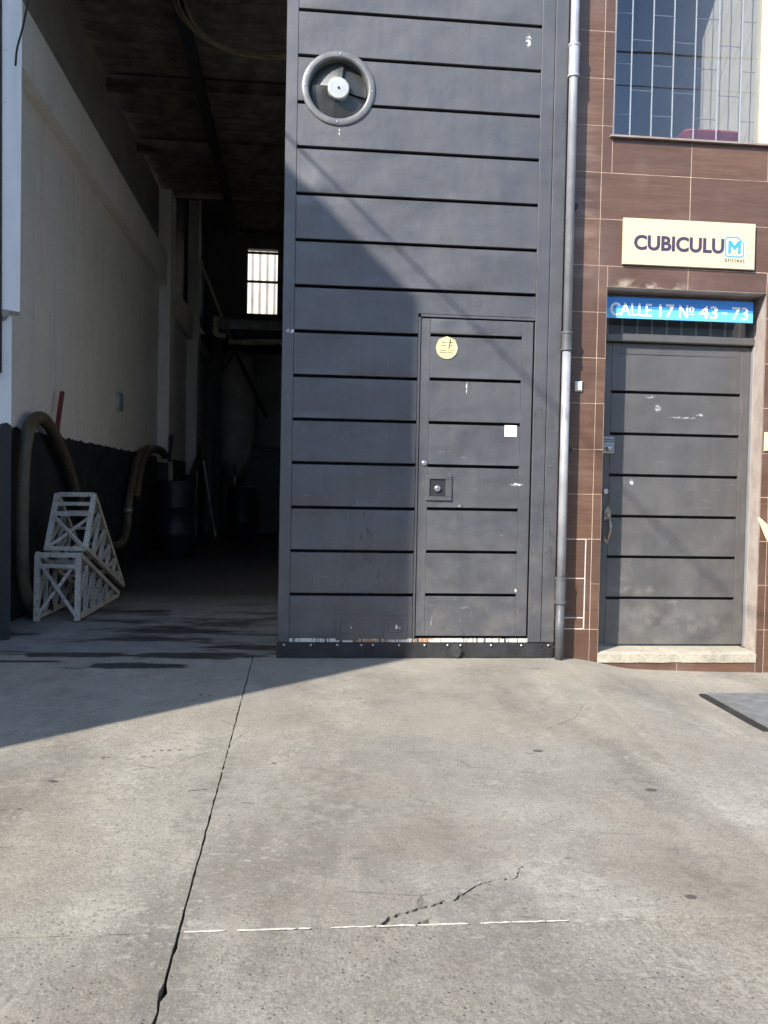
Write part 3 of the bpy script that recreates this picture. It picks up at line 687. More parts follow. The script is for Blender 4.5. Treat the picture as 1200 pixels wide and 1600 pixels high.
# extractor fan set in the gate
fn = thing('extractor_fan', (FAN.x, 0, FAN.z-.235), 'round grey extractor fan with pale hub set high in the gate', 'fan')
prof = [(FR-.002, .02), (FR-.002, -.004), (FR+.001, -.006), (FR+.005, -.0125), (FR+.010, -.014), (FR+.036, -.012), (FR+.042, -.008), (FR+.044, .0)]
MB().lathe(FAN, prof, 56).build('rim', 'fan_grey', fn, smooth=True)
MB().lathe(FAN, [(FR, .0), (FR-.004, .05), (FR-.010, .11)], 48).build('shroud', 'fan_grey', fn, smooth=True)
MB().lathe(FAN, [(0, -.016), (.060, -.015), (.065, -.012), (.067, -.006), (.067, .03)], 48).build('hub', 'fan_hub', fn)
hb = MB(); hb.lathe(FAN, [(.0, -.022), (.007, -.021), (.0085, -.012)], 12); hb.build('hub_bolt', 'steel_dark', fn)
for k in range(4):
    v = []; f = []; n, mrad = 10, 6
    for j in range(mrad+1):
        r = .062+(FR-.008-.062)*j/mrad
        for i in range(n+1):
            t = R(k*90+32)+R(95)*(i/n-.5)+.10*j/mrad
            yy = .004+.020*(i/n)+.034*(j/mrad)+.008*math.sin(math.pi*i/n)
            v.append((FAN.x+r*math.cos(t), yy, FAN.z+r*math.sin(t)))
    for j in range(mrad):
        for i in range(n):
            a = j*(n+1)+i; f.append((a, a+1, a+n+2, a+n+1))
    MB().add(v, f).build('blade', 'fan_blade', fn, smooth=True, fix=False)
for k in range(4):
    t = R(88+k*90); MB().lathe((FAN.x+.208*math.cos(t), -.0135, FAN.z+.208*math.sin(t)), [(0, -.004), (.006, -.003), (.007, .006)], 8).build('screw', 'steel', fn)
MB().lathe(FAN, [(0, .13), (FR-.006, .13)], 40).build('back_plate', 'steel_dark', fn)

# stickers on the wicket
ns = thing('notice_sticker', (.917, 0, 1.9), 'round pale yellow sticker with lines of print on the wicket door', 'sticker')
v = [(.917, -.0045, 1.978)]; pts = []
for k in range(24):
    t = 2*math.pi*k/24; r = .0705*(1.03 if math.sin(t) > .1 else 1.0)
    x, z = r*math.cos(t), r*math.sin(t)
    if z > 0 or z > -.035: 
        a = math.floor(t/(math.pi/4))*math.pi/4
        lim = .068/math.cos(t-a-math.pi/8); x, z = min(r, lim)*math.cos(t), min(r, lim)*math.sin(t)
    pts.append((.917+x, -.0045, 1.978+z))
v += pts; f = [(0, 1+k, 1+(k+1) % 24) for k in range(24)]
k = len(v); v += [(x, -.0022, z) for x, y, z in pts]; f += [(1+i, k+i, k+(i+1) % 24, 1+(i+1) % 24) for i in range(24)]
MB().add(v, f).build('paper', 'sticker_yellow', ns)
random.seed(11)
for z, x0, x1, h in ((2.010, .885, .955, .006), (1.990, .878, .960, .0055), (1.959, .862, .972, .004), (1.946, .874, .966, .005)):
    b = MB(); x = x0
    while x < x1:
        w = random.uniform(.004, .010)
        if random.random() < .8: b.box(x, x+w, -.0053, -.0046, z, z+h*random.uniform(.6, 1))
        x += w+.0025
    ob = b.build('print_line', 'ink_black', ns)
b = MB(); b.bar((.942, -.005, 2.035), (.930, -.005, 1.972), .005, .001, up=(0, 1, 0)); b.build('tear', 'ink_black', ns)
ws = MB(); ws.panel(1.302, 1.382, 1.425, 1.498, -.004, .0015, .0004); tag(ws.build('paper_label', 'sticker_white'), 'small white square sticker right of centre on the wicket door', 'sticker')

# ------------------------------------------------------------------ drain pipe
dp = thing('drain_pipe', (1.69, -.05, 0), 'grey drainpipe running down between the gate and the brown tiled wall', 'pipe')
PXY = (1.684, -.045); pr = .0275
MB().tube([(*PXY, 5.6), (*PXY, 2.05)], pr, 20).build('pipe', 'pipe_grey', dp, smooth=True)
MB().tube([(*PXY, 2.04), (*PXY, .40)], pr, 20).build('pipe', 'pipe_grey', dp, smooth=True)
MB().tube([(*PXY, .40), (*PXY, -.01)], pr+.001, 20).build('pipe', 'pipe_dark', dp, smooth=True)
for z0, z1, mt_ in ((3.70, 3.905, 'pipe_grey'), (1.98, 2.10, 'pipe_dark'), (.36, .53, 'pipe_dark')):
    MB().lathe((*PXY, 0), [(pr, z0-.002), (pr+.010, z0), (pr+.010, z0+.014), (pr+.006, z0+.016), (pr+.006, z1-.016), (pr+.010, z1-.014), (pr+.010, z1), (pr, z1+.002)], 22, axis='Z').build('coupling', mt_, dp, smooth=False)
for z in (2.905, 1.35):
    b = MB(); b.box(PXY[0]+.03, PXY[0]+.055, -.03, .035, z-.014, z+.014); b.build('bracket', 'steel_dark', dp)

# ------------------------------------------------------------------ office building
TY = .035
ob = thing('office_building', (2.6, .3, -.1), 'brown tiled office front with recessed door and upper window', 'building')
OX0, OX1, OZ1 = 1.968, 3.055, 2.415          # door opening
WX0, WX1, WZ0 = 1.978, 3.035, 3.385          # window opening
rows = [-.115, .182, .481, .774, 1.067, 1.359, 1.658, 1.952, 2.249, 2.549, 2.848, 3.146, 3.444, 3.744, 4.043, 4.342, 4.64, 4.94, 5.24, 5.6]
cols = [1.664, 1.909, 2.511, 3.11, 3.712, 4.314, 4.92]
g_ = .0016
def tile(x0, x1, z0, z1):
    if x1-x0 < .012 or z1-z0 < .012: return
    dy = random.uniform(-.0007, .0007)
    MB().panel(x0+g_, x1-g_, z0+g_, z1-g_, TY+dy, .008, .0012).build('tile', 'tile', ob)
random.seed(21)
for i in range(len(rows)-1):
    z0, z1 = rows[i], rows[i+1]
    for j in range(len(cols)-1):
        x0, x1 = cols[j], cols[j+1]
        if j == 0 and i in (1, 2):        # patched column by the pipe: narrow cut tiles, handled below
            continue
        # subtract door and window openings
        rects = [(x0, x1, z0, z1)]
        for hx0, hx1, hz0, hz1 in ((OX0, OX1, -.035, OZ1), (WX0, WX1, WZ0, 9.)):
            nxt = []
            for (a, b_, c, d) in rects:
                if b_ <= hx0 or a >= hx1 or d <= hz0 or c >= hz1: nxt.append((a, b_, c, d)); continue
                if a < hx0: nxt.append((a, hx0, c, d))
                if b_ > hx1: nxt.append((hx1, b_, c, d))
                a2, b2 = max(a, hx0), min(b_, hx1)
                if c < hz0: nxt.append((a2, b2, c, hz0))
                if d > hz1: nxt.append((a2, b2, hz1, d))
            rects = nxt
        for q in rects: tile(*q)
for (x0, x1, z0, z1) in ((1.664, 1.866, .518, .771), (1.664, 1.866, .260, .514), (1.664, 1.866, .186, .256), (1.871, 1.909, .182, .774)):
    tile(x0, x1, z0, z1)
# grout bed just behind the tile faces, with holes for door and window
def bed(name, mat, y, x0, x1, z0, z1, holes, depth):
    xs = sorted({x0, x1, *[h[0] for h in holes], *[h[1] for h in holes]}); zz = sorted({z0, z1, *[h[2] for h in holes], *[h[3] for h in holes]})
    xs = [q for q in xs if x0 <= q <= x1]; zz = [q for q in zz if z0 <= q <= z1]
    b = MB()
    for i in range(len(xs)-1):
        for j in range(len(zz)-1):
            cx, cz = (xs[i]+xs[i+1])/2, (zz[j]+zz[j+1])/2
            if any(h[0] < cx < h[1] and h[2] < cz < h[3] for h in holes): continue
            b.add([(xs[i],y,zz[j]),(xs[i+1],y,zz[j]),(xs[i+1],y,zz[j+1]),(xs[i],y,zz[j+1])], [(0,1,2,3)])
    return b.build(name, mat, ob, fix=False)
bed('grout', 'grout', TY+.0016, 1.664, 4.92, -.3, 5.6, [(OX0, OX1, -.035, OZ1), (WX0, WX1, WZ0, 5.6), (1.664, 1.909, .182, .774)], .02)
b = MB(); b.add([(1.664,TY+.0014,.182),(1.909,TY+.0014,.182),(1.909,TY+.0014,.774),(1.664,TY+.0014,.774)], [(0,1,2,3)]); b.build('patch_grout', 'grout_white', ob, fix=False)
# wall body around the openings (reveals)
DY = .25
b = MB(); b.box(1.664, OX0, TY+.009, .6, -.3, 5.6); b.build('wall', 'reveal', ob)
b = MB(); b.add([(OX1,TY+.006,-.3),(OX1,TY+.006,OZ1),(OX1+.03,DY+.02,OZ1),(OX1+.03,DY+.02,-.3)], [(0,1,2,3)]); b.build('reveal', 'reveal', ob, fix=False)
b = MB(); b.box(OX1+.032, 4.92, TY+.009, .6, -.3, 5.6); b.build('wall', 'reveal', ob)
b = MB(); b.box(OX0, OX1+.03, TY+.009, .6, OZ1, WZ0-.03); b.build('lintel', 'reveal', ob)
b = MB(); v = []; f = []; n = 24
for i in range(n+1):
    x = OX0+(OX1-OX0)*i/n; w = .006*mnoise.noise(Vector((x*9, 3, 0)))
    v += [(x, TY-.008+w*.6, -.036+w), (x, TY-.012+w, .018+w*1.3), (x, TY+.03+w, .030+w*.6), (x, DY+.1, .032), (x, DY+.1, -.3)]
    if i:
        for q in range(4): f.append((5*i-5+q, 5*i+q, 5*i+1+q, 5*i-4+q))
f += [(0, 1, 2, 3, 4), tuple(5*n+q for q in (4, 3, 2, 1, 0))]
b.add(v, f); b.build('threshold', 'concrete_sill', ob, smooth=False)
# door, frame, transom
dr = MB(); dr.panel(2.032, 2.090, .045, 2.093, DY-.001, .045, .002); dr.panel(3.005, 3.070, .045, 2.093, DY-.001, .045, .002)
door = dr.build('door', 'door_paint', ob); door['label'] = 'dark grey grooved steel office door in its recess'
dz = [.362, .643, .920, 1.199, 1.480, 1.763]; zs = [.045]+dz+[2.093]
for i in range(len(zs)-1):
    z0 = zs[i]+(GAP if i else 0); z1 = zs[i+1]-(GAP if i < len(zs)-2 else 0)
    dent_panel(2.0905, 3.0045, z0, z1, DY, .03, .0025, 18, 8, .0028, 80+i).build('panel', 'door_paint', door)
b = MB(); b.box(2.035, 3.07, DY+.042, DY+.048, .04, 2.1); b.build('back_sheet', 'steel_dark', door)
b = MB(); b.panel(2.13, 2.98, 2.02, 2.024, DY-.003, .003, .001); b.build('weld_line', 'door_paint', door)
b = MB(); b.panel(2.037, 2.116, 1.346, 1.460, DY-.022, .021, .004); kp = b.build('keypad_lock', 'steel', door)
for r_ in range(2):
    for c_ in range(5):
        MB().lathe((2.050+.0135*c_, DY-.0225, 1.424+.014*r_), [(0, -.004), (.004, -.003), (.0045, .001)], 8).build('key', 'steel_dark', kp)
MB().lathe((2.074, DY-.022, 1.378), [(0, -.026), (.012, -.026), (.017, -.020), (.019, 0)], 18).build('knob', 'steel', kp, smooth=True)
MB().lathe((2.068, DY-.001, 1.087), [(0, -.010), (.005, -.008), (.0055, -.012), (.016, -.011), (.021, -.003), (.021, .0)], 20).build('deadbolt', 'steel', door, smooth=True)
# thumb-latch handle
hz = .862; hx = 2.085
b = MB(); out = [(-.022, .095), (-.026, .035), (-.022, .028), (.022, .028), (.026, .035), (.022, .095), (.012, .108), (.0, .135), (-.012, .108)]
v = [(hx+x, DY-.010, hz+z) for x, z in out]+[(hx+x*1.12, DY-.001, hz+z) for x, z in out]; n = len(out)
b.add(v, [tuple(range(n))]+[(i, n+i, n+(i+1) % n, (i+1) % n) for i in range(n)]); hd = b.build('handle', 'brass_worn', door)
MB().lathe((hx, DY-.012, hz+.065), [(0, -.008), (.013, -.007), (.016, .002)], 16).build('handle_cylinder', 'brass_worn', hd, smooth=True)
MB().tube(smooth_path([(hx+.004, DY-.008, hz+.035), (hx+.006, DY-.035, hz+.028), (hx+.006, DY-.050, hz-.01), (hx+.003, DY-.048, hz-.05), (hx, DY-.03, hz-.085), (hx-.002, DY-.008, hz-.095)], 6), lambda t: .0075+.003*math.sin(math.pi*t), 10).build('grip', 'brass_worn', hd, smooth=True)
out = [(-.018, -.078), (.018, -.078), (.020, -.092), (.012, -.120), (0, -.132), (-.012, -.120), (-.020, -.092)]
v = [(hx-.002+x, DY-.008, hz+z) for x, z in out]+[(hx-.002+x*1.1, DY-.001, hz+z) for x, z in out]; n = len(out)
b = MB(); b.add(v, [tuple(range(n))]+[(i, n+i, n+(i+1) % n, (i+1) % n) for i in range(n)]); b.build('lower_rosette', 'brass_worn', hd)
b = MB(); b.panel(3.074, 3.098, .03, OZ1, DY-.035, .09, .003); df = b.build('door_frame', 'frame_grey', ob)
b = MB(); b.panel(1.97, 2.028, .03, OZ1, DY-.012, .07, .003); b.build('frame_jamb', 'frame_grey', df)
b = MB(); b.panel(2.029, 3.073, 2.098, 2.150, DY-.045, .10, .006); b.build('transom_bar', 'door_paint', df)
b = MB(); b.panel(2.029, 3.073, 2.372, OZ1, DY-.02, .07, .003); b.build('head_bar', 'frame_grey', df)
tw = MB(); tw.box(2.029, 3.073, DY+.012, DY+.017, 2.161, 2.371); tp = tw.build('transom_pane', 'window_glass', df)
for k in range(10):
    x = 2.07+k*.1045; b = MB(); b.bar((x, DY+.05, 2.15), (x, DY+.05, 2.38), .012, .012); b.build('transom_rod', 'bar_white', df)
b = MB(); b.box(1.97, 3.10, DY+.08, DY+.10, 2.05, 2.45); b.build('transom_back', 'room_dark', df)
# upper window
wf = MB(); wf.panel(WX1-.058, WX1, WZ0, 5.55, TY-.004, .10, .004); win = wf.build('window', 'frame_cream', ob)
b = MB(); b.panel(WX0, WX0+.010, WZ0, 5.55, TY+.004, .06, .002); b.build('window_jamb', 'frame_grey', win)
b = MB(); b.add([(WX0-.022,TY-.030,WZ0-.016),(WX1+.03,TY-.030,WZ0-.016),(WX1+.03,TY-.030,WZ0-.004),(WX0-.022,TY-.030,WZ0-.004),
                 (WX0-.022,TY+.08,WZ0-.010),(WX1+.03,TY+.08,WZ0-.010),(WX1+.03,TY+.08,WZ0+.004),(WX0-.022,TY+.08,WZ0+.004)], [(0,1,2,3),(4,7,6,5),(0,4,5,1),(3,2,6,7),(0,3,7,4),(1,5,6,2)])
b.build('sill', 'sill_metal', win)
b = MB(); b.box(WX0+.010, WX1-.058, TY+.030, TY+.035, WZ0+.004, 5.55); b.build('pane', 'window_glass', win)
bars = [2.133, 2.277, 2.419, 2.568, 2.727, 2.888]
by = .15
allb = [1.99]+bars+[3.02]
for x in bars:
    MB().bar((x, by, WZ0), (x, by, 5.5), .0065, .0065).build('bar', 'bar_white', win)
for i in range(len(allb)-1):
    z = 3.575 if i % 2 == 0 else 3.735
    while z < 5.4:
        MB().bar((allb[i]+.006, by, z), (allb[i+1]-.006, by, z), .0038, .0038).build('cross_bar', 'frame_grey', win); z += .328
# room behind the window
b = MB(); b.box(WX0-.05, 3.2, .16, 2.4, WZ0-.02, WZ0+.003); b.build('room_floor', 'room_wall', ob)
b = MB(); b.box(3.03, 3.08, .14, 2.4, WZ0, 5.6); b.build('room_wall', 'room_wall', ob)
b = MB(); b.box(1.70, 1.75, .61, 2.4, WZ0, 5.6); b.box(1.70, 3.2, 2.4, 2.45, WZ0, 5.6); b.box(1.70, 3.2, .61, 2.45, 5.6, 5.65); b.build('room_back', 'room_dark', ob)
b = MB(); b.box(1.664, 4.92, .3, 2.6, 5.66, 5.8); b.build('roof', 'concrete_sill', ob)
b = MB(); b.box(WX0, WX1, TY+.009, .62, 5.56, 5.66); b.build('window_head', 'reveal', ob)
# planter on the sill inside
pl = MB(); v = []; f = []; n = 40
def rr(hw, hd, z, r=.03):
    out = []
    for k in range(n):
        t = 2*math.pi*k/n; c_, s_ = math.cos(t), math.sin(t)
        out.append((2.735+math.copysign(abs(c_)**.35, c_)*hw, .27+math.copysign(abs(s_)**.35, s_)*hd, z))
    return out
for hw, hd, z in ((.175, .065, WZ0+.005), (.193, .078, WZ0+.128), (.197, .082, WZ0+.130), (.197, .082, WZ0+.142), (.186, .071, WZ0+.142), (.184, .069, WZ0+.11)): v += rr(hw, hd, z)
for i in range(5):
    for j in range(n):
        f.append((i*n+j, i*n+(j+1) % n, (i+1)*n+(j+1) % n, (i+1)*n+j))
f += [tuple(range(n)), tuple(range(5*n, 6*n))]
pl.add(v, f); tag(pl.build('planter_box', 'planter_red', smooth=True), 'red plastic planter box behind the upper office window', 'planter')

# name board over the door
sg = thing('name_board', (2.505, .03, 2.56), 'cream sign board lettered CUBICULUM above the office door', 'sign')
SX0, SX1, SZ0, SZ1 = 2.058, 2.952, 2.560, 2.858; SY = TY-.022
b = MB(); b.panel(SX0, SX1, SZ0, SZ1, SY, .018, .002); b.build('board', 'sign_cream', sg)
text_mesh('lettering', 'CUBICULU', 2.130, 2.738, 2.655, 2.752, SY-.0005, 'ink_plum', sg, bold=.030)
mx0, mx1, mz0, mz1, st_ = 2.768, 2.852, 2.660, 2.742, .017
mc_ = (mx0+mx1)/2; out = [(mx0, mz0), (mx0+st_, mz0), (mx0+st_, mz1-.034), (mc_, mz0+.022), (mx1-st_, mz1-.034), (mx1-st_, mz0), (mx1, mz0), (mx1, mz1), (mx1-st_, mz1), (mc_, mz0+.050), (mx0+st_, mz1), (mx0, mz1)]
v = [(x, SY-.0020, z) for x, z in out]+[(x, SY-.0001, z) for x, z in out]; n = len(out)
MB().add(v, [(0, 1, 2, 10, 11), (2, 3, 9, 10), (3, 4, 8, 9), (4, 5, 6, 7, 8)]+[(i, n+i, n+(i+1) % n, (i+1) % n) for i in range(n)]).build('emblem_letter', 'ink_blue', sg)
# rounded frame with a cut upper right corner round the M
def frame_outline(x0, x1, z0, z1, r, cut_):
    p = []
    for cx, cz, a0 in ((x0+r, z0+r, 180), (x1-r, z0+r, 270)):
        p += [(cx+r*math.cos(R(a0+k*18)), cz+r*math.sin(R(a0+k*18))) for k in range(6)]
    p += [(x1, z1-cut_-.006), (x1-.006, z1-cut_+.004), (x1-cut_+.004, z1-.006), (x1-cut_-.006, z1)]
    p += [(x0+r+r*math.cos(R(90+k*18)), z1-r+r*math.sin(R(90+k*18))) for k in range(6)]
    return p
po = frame_outline(2.745, 2.876, 2.636, 2.768, .022, .040); pi_ = frame_outline(2.752, 2.869, 2.643, 2.761, .016, .037)
n = len(po); v = [(x, SY-.0015, z) for x, z in po]+[(x, SY-.0015, z) for x, z in pi_]+[(x, SY-.0001, z) for x, z in po]
MB().add(v, [(i, (i+1) % n, n+(i+1) % n, n+i) for i in range(n)]+[(i, 2*n+i, 2*n+(i+1) % n, (i+1) % n) for i in range(n)]).build('emblem_frame', 'ink_blue', sg)
text_mesh('small_lettering', 'O F I C I N A S', 2.745, 2.880, 2.604, 2.624, SY-.0005, 'ink_black', sg, bold=.0)
# street number board
ad = thing('address_board', (2.5, .13, 2.24), 'blue address board reading CALLE 17 in the door transom', 'sign')
AY = .135
b = MB(); b.panel(1.985, 3.018, 2.302, 2.377, AY, .006, .001); b.build('shaded_half', 'sign_shaded_blue', ad)  # upper half painted darker for the lintel's cast shadow
b = MB(); b.panel(1.985, 3.018, 2.236, 2.3015, AY, .006, .001); b.build('sunlit_half', 'sign_sunlit_cyan', ad)  # lower half painted lighter, as the sunlit part of the board
for txt, x0, x1 in (('CALLE', 2.028, 2.312), ('17', 2.362, 2.468), ('N', 2.500, 2.562), ('43', 2.640, 2.768), ('73', 2.868, 2.982)):
    text_mesh('lettering', txt, x0, x1, 2.252, 2.338, AY-.0005, 'sticker_white', ad, bold=.012)
text_mesh('lettering', 'o', 2.570, 2.604, 2.290, 2.332, AY-.0005, 'sticker_white', ad, bold=.02)
b = MB(); b.box(2.570, 2.606, AY-.002, AY-.0003, 2.274, 2.281); b.box(2.798, 2.834, AY-.002, AY-.0003, 2.288, 2.298); b.build('dash', 'sticker_white', ad)

# small wall fittings
bl = thing('doorbell', (1.791, .03, 1.73), 'small white doorbell button on the brown tiles beside the drainpipe', 'doorbell')
b = MB(); b.panel(1.767, 1.815, 1.732, 1.796, TY-.020, .019, .008); b.build('case', 'white_plastic', bl)
b = MB(); b.panel(1.780, 1.802, 1.748, 1.772, TY-.024, .005, .003); b.build('button', 'white_plastic', bl)
sn = MB(); sn.panel(1.972, 2.004, 1.885, 1.972, .17, .06, .006); tag(sn.build('door_sensor', 'white_plastic'), 'white contact sensor at the upper left corner of the office door', 'sensor')
pt = MB(); pt.panel(3.066, 3.10, 1.375, 1.50, TY-.012, .011, .003); tag(pt.build('wall_plate', 'sign_cream'), 'small cream plate on the tiles right of the office door', 'plate')
v = []; f = []
for i in range(9):
    t = i/8; x = 3.033+.20*t; z = .936-.30*t-.03*t*t; w = .004+.035*math.sin(math.pi*min(1, t*.9)); y = TY-.02-.05*t
    v += [(x-w*.8, y, z-w*.6), (x, y-.008, z), (x+w*.8, y, z+w*.6)]
    if i: a = 3*i; f += [(a-3, a-2, a+1, a), (a-2, a-1, a+2, a+1)]
lf = MB().add(v, f).build('yellow_leaf', 'leaf_yellow', fix=False); md = lf.modifiers.new('s', 'SOLIDIFY'); md.thickness = .002
tag(lf, 'long pale yellow pointed leaf against the tiles right of the office door', 'leaf')

# ------------------------------------------------------------------ things in the garage
HX = WX+.085
hp = [(-2.06,1.78,.055),(-2.08,1.62,.07),(HX,1.50,.26),(HX,1.43,.6),(HX,1.44,1.04),(HX,1.50,1.34),(HX,1.64,1.53),(HX,1.90,1.60),(HX,2.20,1.53),(HX,2.56,1.35),(HX,2.88,1.12),(HX,3.10,.93),(HX,3.85,.53),(HX,4.62,.36),(HX,5.23,.35),(HX,5.55,.52),(HX,5.62,.72),(HX,5.80,1.03),(HX,6.27,1.41),(HX,7.0,1.56)]
hs = thing('suction_hose', (-2.1, 1.8, 0), 'thick brown hose looped over the red peg on the black wall', 'hose')
MB().tube(smooth_path(hp, 26), lambda t: .051+.0025*math.sin(t*1050), 14).build('hose', 'hose_rubber', hs, smooth=True)
MB().tube([(HX,5.60,.70),(HX,5.615,.76)], .062, 16).build('coupling', 'steel', hs, smooth=True)
MB().tube([(-2.03,1.84,.055),(-2.06,1.78,.055)], .06, 16).build('end_collar', 'steel_dark', hs, smooth=True)
h2 = [(HX+.03,5.95,.9),(HX+.03,6.25,1.28),(HX+.03,6.9,1.52),(HX+.03,7.9,1.57),(HX+.03,8.7,1.42),(HX+.05,10.1,1.0),(HX+.1,11.1,1.2),(HX+.15,11.9,1.62),(HX+.15,12.4,1.55),(HX+.1,12.7,1.1)]
tag(MB().tube(smooth_path(h2, 8), .06, 12).build('wall_hose', 'hose_rubber', smooth=True), 'dark hose draped over pegs further along the black wall', 'hose')
b = MB(); b.bar((WX+.05, 2.45, 1.40), (WX+.07, 2.60, 1.885), .034, .034); tag(b.build('red_peg', 'red_paint'), 'red steel peg sticking up behind the brown hose', 'peg')
b = MB(); b.bar((WX+.2, 8.2, 1.42), (WX+.22, 8.3, 1.82), .05, .05); tag(b.build('wall_peg', 'steel_dark'), 'dark peg on the first inner pilaster holding the draped hose', 'peg')
b = MB(); b.bar((WX+.24, 11.6, 1.42), (WX+.26, 11.66, 1.82), .05, .05); tag(b.build('wall_peg', 'steel_dark'), 'thin dark peg on the farther inner pilaster', 'peg')
sk = MB(); sk.box(WX+.001, WX+.045, 5.22, 5.46, 1.95, 2.16); tag(sk.build('socket_box', 'steel_grey'), 'small grey electrical box on the white garage wall', 'socket')

def ramp(name, X0, X1, Y0, Y1, zb, H, lean, label, drop):
    """lattice steel ramp: tall braced end frame towards the street, top chords falling away inward"""
    r = thing(name, ((X0+X1)/2, Y0, 0), label, 'ramp', 'lattice steel ramps by the garage wall')
    w = .038
    def bar(nm, p, q, ww=w):
        j = lambda t: tuple(a+random.uniform(-.005, .005) for a in t)
        MB().bar(j(p), j(q), ww*random.uniform(.9, 1.05), ww*random.uniform(.85, 1.0)).build(nm, 'chipped_white', r)
    yt = Y0+lean
    for X in (X0, X1):
        bar('upright', (X, Y0, zb), (X, yt, zb+H), .042)
        bar('top_chord', (X, yt, zb+H), (X, Y1, zb*drop+.03))
        bar('bottom_chord', (X, Y0, zb+.03), (X, Y1, zb*drop+.02))
        k = 6
        for i in range(1, k):
            t = i/k; yb = Y0+(Y1-Y0)*t; ya = yt+(Y1-yt)*t
            pb = (X, yb, (zb+.03)*(1-t)+(zb*drop+.02)*t); pt_ = (X, ya, (zb+H)*(1-t)+(zb*drop+.03)*t)
            bar('strut', pb, pt_, .03)
            t0 = (i-1)/k
            bar('strut', (X, Y0+(Y1-Y0)*t0, (zb+.03)*(1-t0)+(zb*drop+.02)*t0), pt_, .022)
    bar('rung', (X0, yt, zb+H), (X1, yt, zb+H), .042)
    bar('rung', (X0, Y0+lean*.62, zb+H*.66), (X1, Y0+lean*.62, zb+H*.66), .04) if H < .5 else None
    bar('rung', (X0, Y0+lean*.82, zb+H*.83), (X1, Y0+lean*.82, zb+H*.83), .03)
    if zb > .1: bar('rung', (X0, Y0, zb+.02), (X1, Y0, zb+.02), .035)
    top = .62 if H < .5 else .93
    bar('cross_brace', (X0, Y0-.012+lean*top, zb+H*top), (X1, Y0-.012, zb+.03), .024)
    bar('cross_brace', (X1, Y0+.014+lean*top, zb+H*top), (X0, Y0+.014, zb+.03), .024)
    for i in range(1, 6):
        t = i/6; ya = yt+(Y1-yt)*t; z = (zb+H)*(1-t)+(zb*drop+.03)*t
        bar('rung', (X0, ya, z), (X1, ya, z), .03)
    return r
ramp('lattice_ramp', -2.01, -1.70, 1.45, 2.95, 0, .515, .03, 'chipped white lattice steel ramp on the garage floor, the lower one', 0)
ramp('lattice_ramp', -1.965, -1.675, 1.58, 3.1, .535, .44, .29, 'chipped white lattice steel ramp stacked on top of the other', .12)
dm = thing('blue_barrel', (-1.80, 7.6, 0), 'dark blue barrel standing by the wall under the draped hose', 'barrel')
MB().lathe((-1.82, 7.6, 0), [(0, 0), (.27, .0), (.28, .03), (.28, .32), (.295, .34), (.28, .36), (.28, .72), (.295, .74), (.28, .76), (.28, 1.06), (.26, 1.10)], 28, axis='Z').build('drum', 'drum_blue', dm, smooth=True)
MB().lathe((-1.82, 7.6, 0), [(.262, 1.09), (.262, 1.115), (.25, 1.12), (.24, 1.10), (0, 1.10)], 28, axis='Z').build('lid', 'drum_blue', dm)
d2 = thing('blue_barrel', (-1.15, 13.6, 0), 'far blue barrel in the dark at the back of the garage', 'barrel')
MB().lathe((-1.15, 12.4, 0), [(0, 0), (.29, .0), (.30, .03), (.30, .32), (.315, .34), (.30, .36), (.30, .66), (.315, .68), (.30, .70), (.30, .98), (.27, 1.02)], 28, axis='Z').build('drum', 'drum_blue', d2, smooth=True)
MB().lathe((-1.15, 12.4, 0), [(.272, 1.01), (.272, 1.04), (.25, 1.04), (0, 1.03)], 28, axis='Z').build('lid', 'drum_blue', d2)
tk = thing('water_tank', (-1.35, 14.0, 0), 'tall pale cylindrical tank standing in the far left corner of the garage', 'tank')
MB().lathe((-1.42, 14.15, 0), [(0, 1.25), (.18, 1.25), (.36, 1.55), (.42, 1.75), (.42, 3.8), (.36, 3.95), (.1, 4.05), (0, 4.05)], 36, axis='Z').build('tank_body', 'tank_white', tk, smooth=True)
for t in range(3):
    a = R(30+120*t); MB().bar((-1.42+.3*math.cos(a), 14.15+.3*math.sin(a), 0), (-1.42+.3*math.cos(a), 14.15+.3*math.sin(a), 1.6), .05).build('leg', 'steel_dark', tk)
MB().tube(smooth_path([(-1.42, 13.9, 1.3), (-1.40, 13.78, 1.05), (-1.30, 13.75, 1.0), (-.95, 13.75, 1.0)], 5), .045, 10).build('outlet_pipe', 'pvc', tk, smooth=True)
mc = thing('workshop_machine', (-.85, 13.9, 0), 'dark teal machine cabinet at the back of the garage', 'machine')
b = MB(); b.panel(-1.2, -.25, .0, 1.9, 13.9, .8, .02); b.build('cabinet', 'machine_teal', mc)
b = MB(); b.panel(-1.1, -.4, 1.1, 1.7, 13.885, .02, .01); b.build('hatch', 'machine_teal', mc)
tag(MB().tube([(-1.69, 12.6, 0.0), (-1.93, 12.3, 1.57)], .018, 8).build('leaning_pole', 'white_plastic'), 'thin white pole leaning in the dark rear of the garage', 'pole')
pp = thing('drain_piping', (-1.6, 12.9, 4), 'pale plastic pipes running under the roof at the back', 'pipe')
MB().tube([(-1.50, 12.85, 4.02), (1.5, 12.85, 4.10)], .06, 12).build('pipe', 'pvc', pp, smooth=True)
MB().tube([(-2.05, 11.9, 5.55), (-1.46, 12.85, 4.1)], .032, 8).build('pipe', 'pvc', pp, smooth=True)
MB().tube(smooth_path([(-1.74, 12.7, 4.5), (-1.76, 12.7, 4.25), (-1.72, 12.7, 4.14), (-1.55, 12.7, 4.10)], 5), .065, 10).build('elbow', 'pvc', pp, smooth=True)
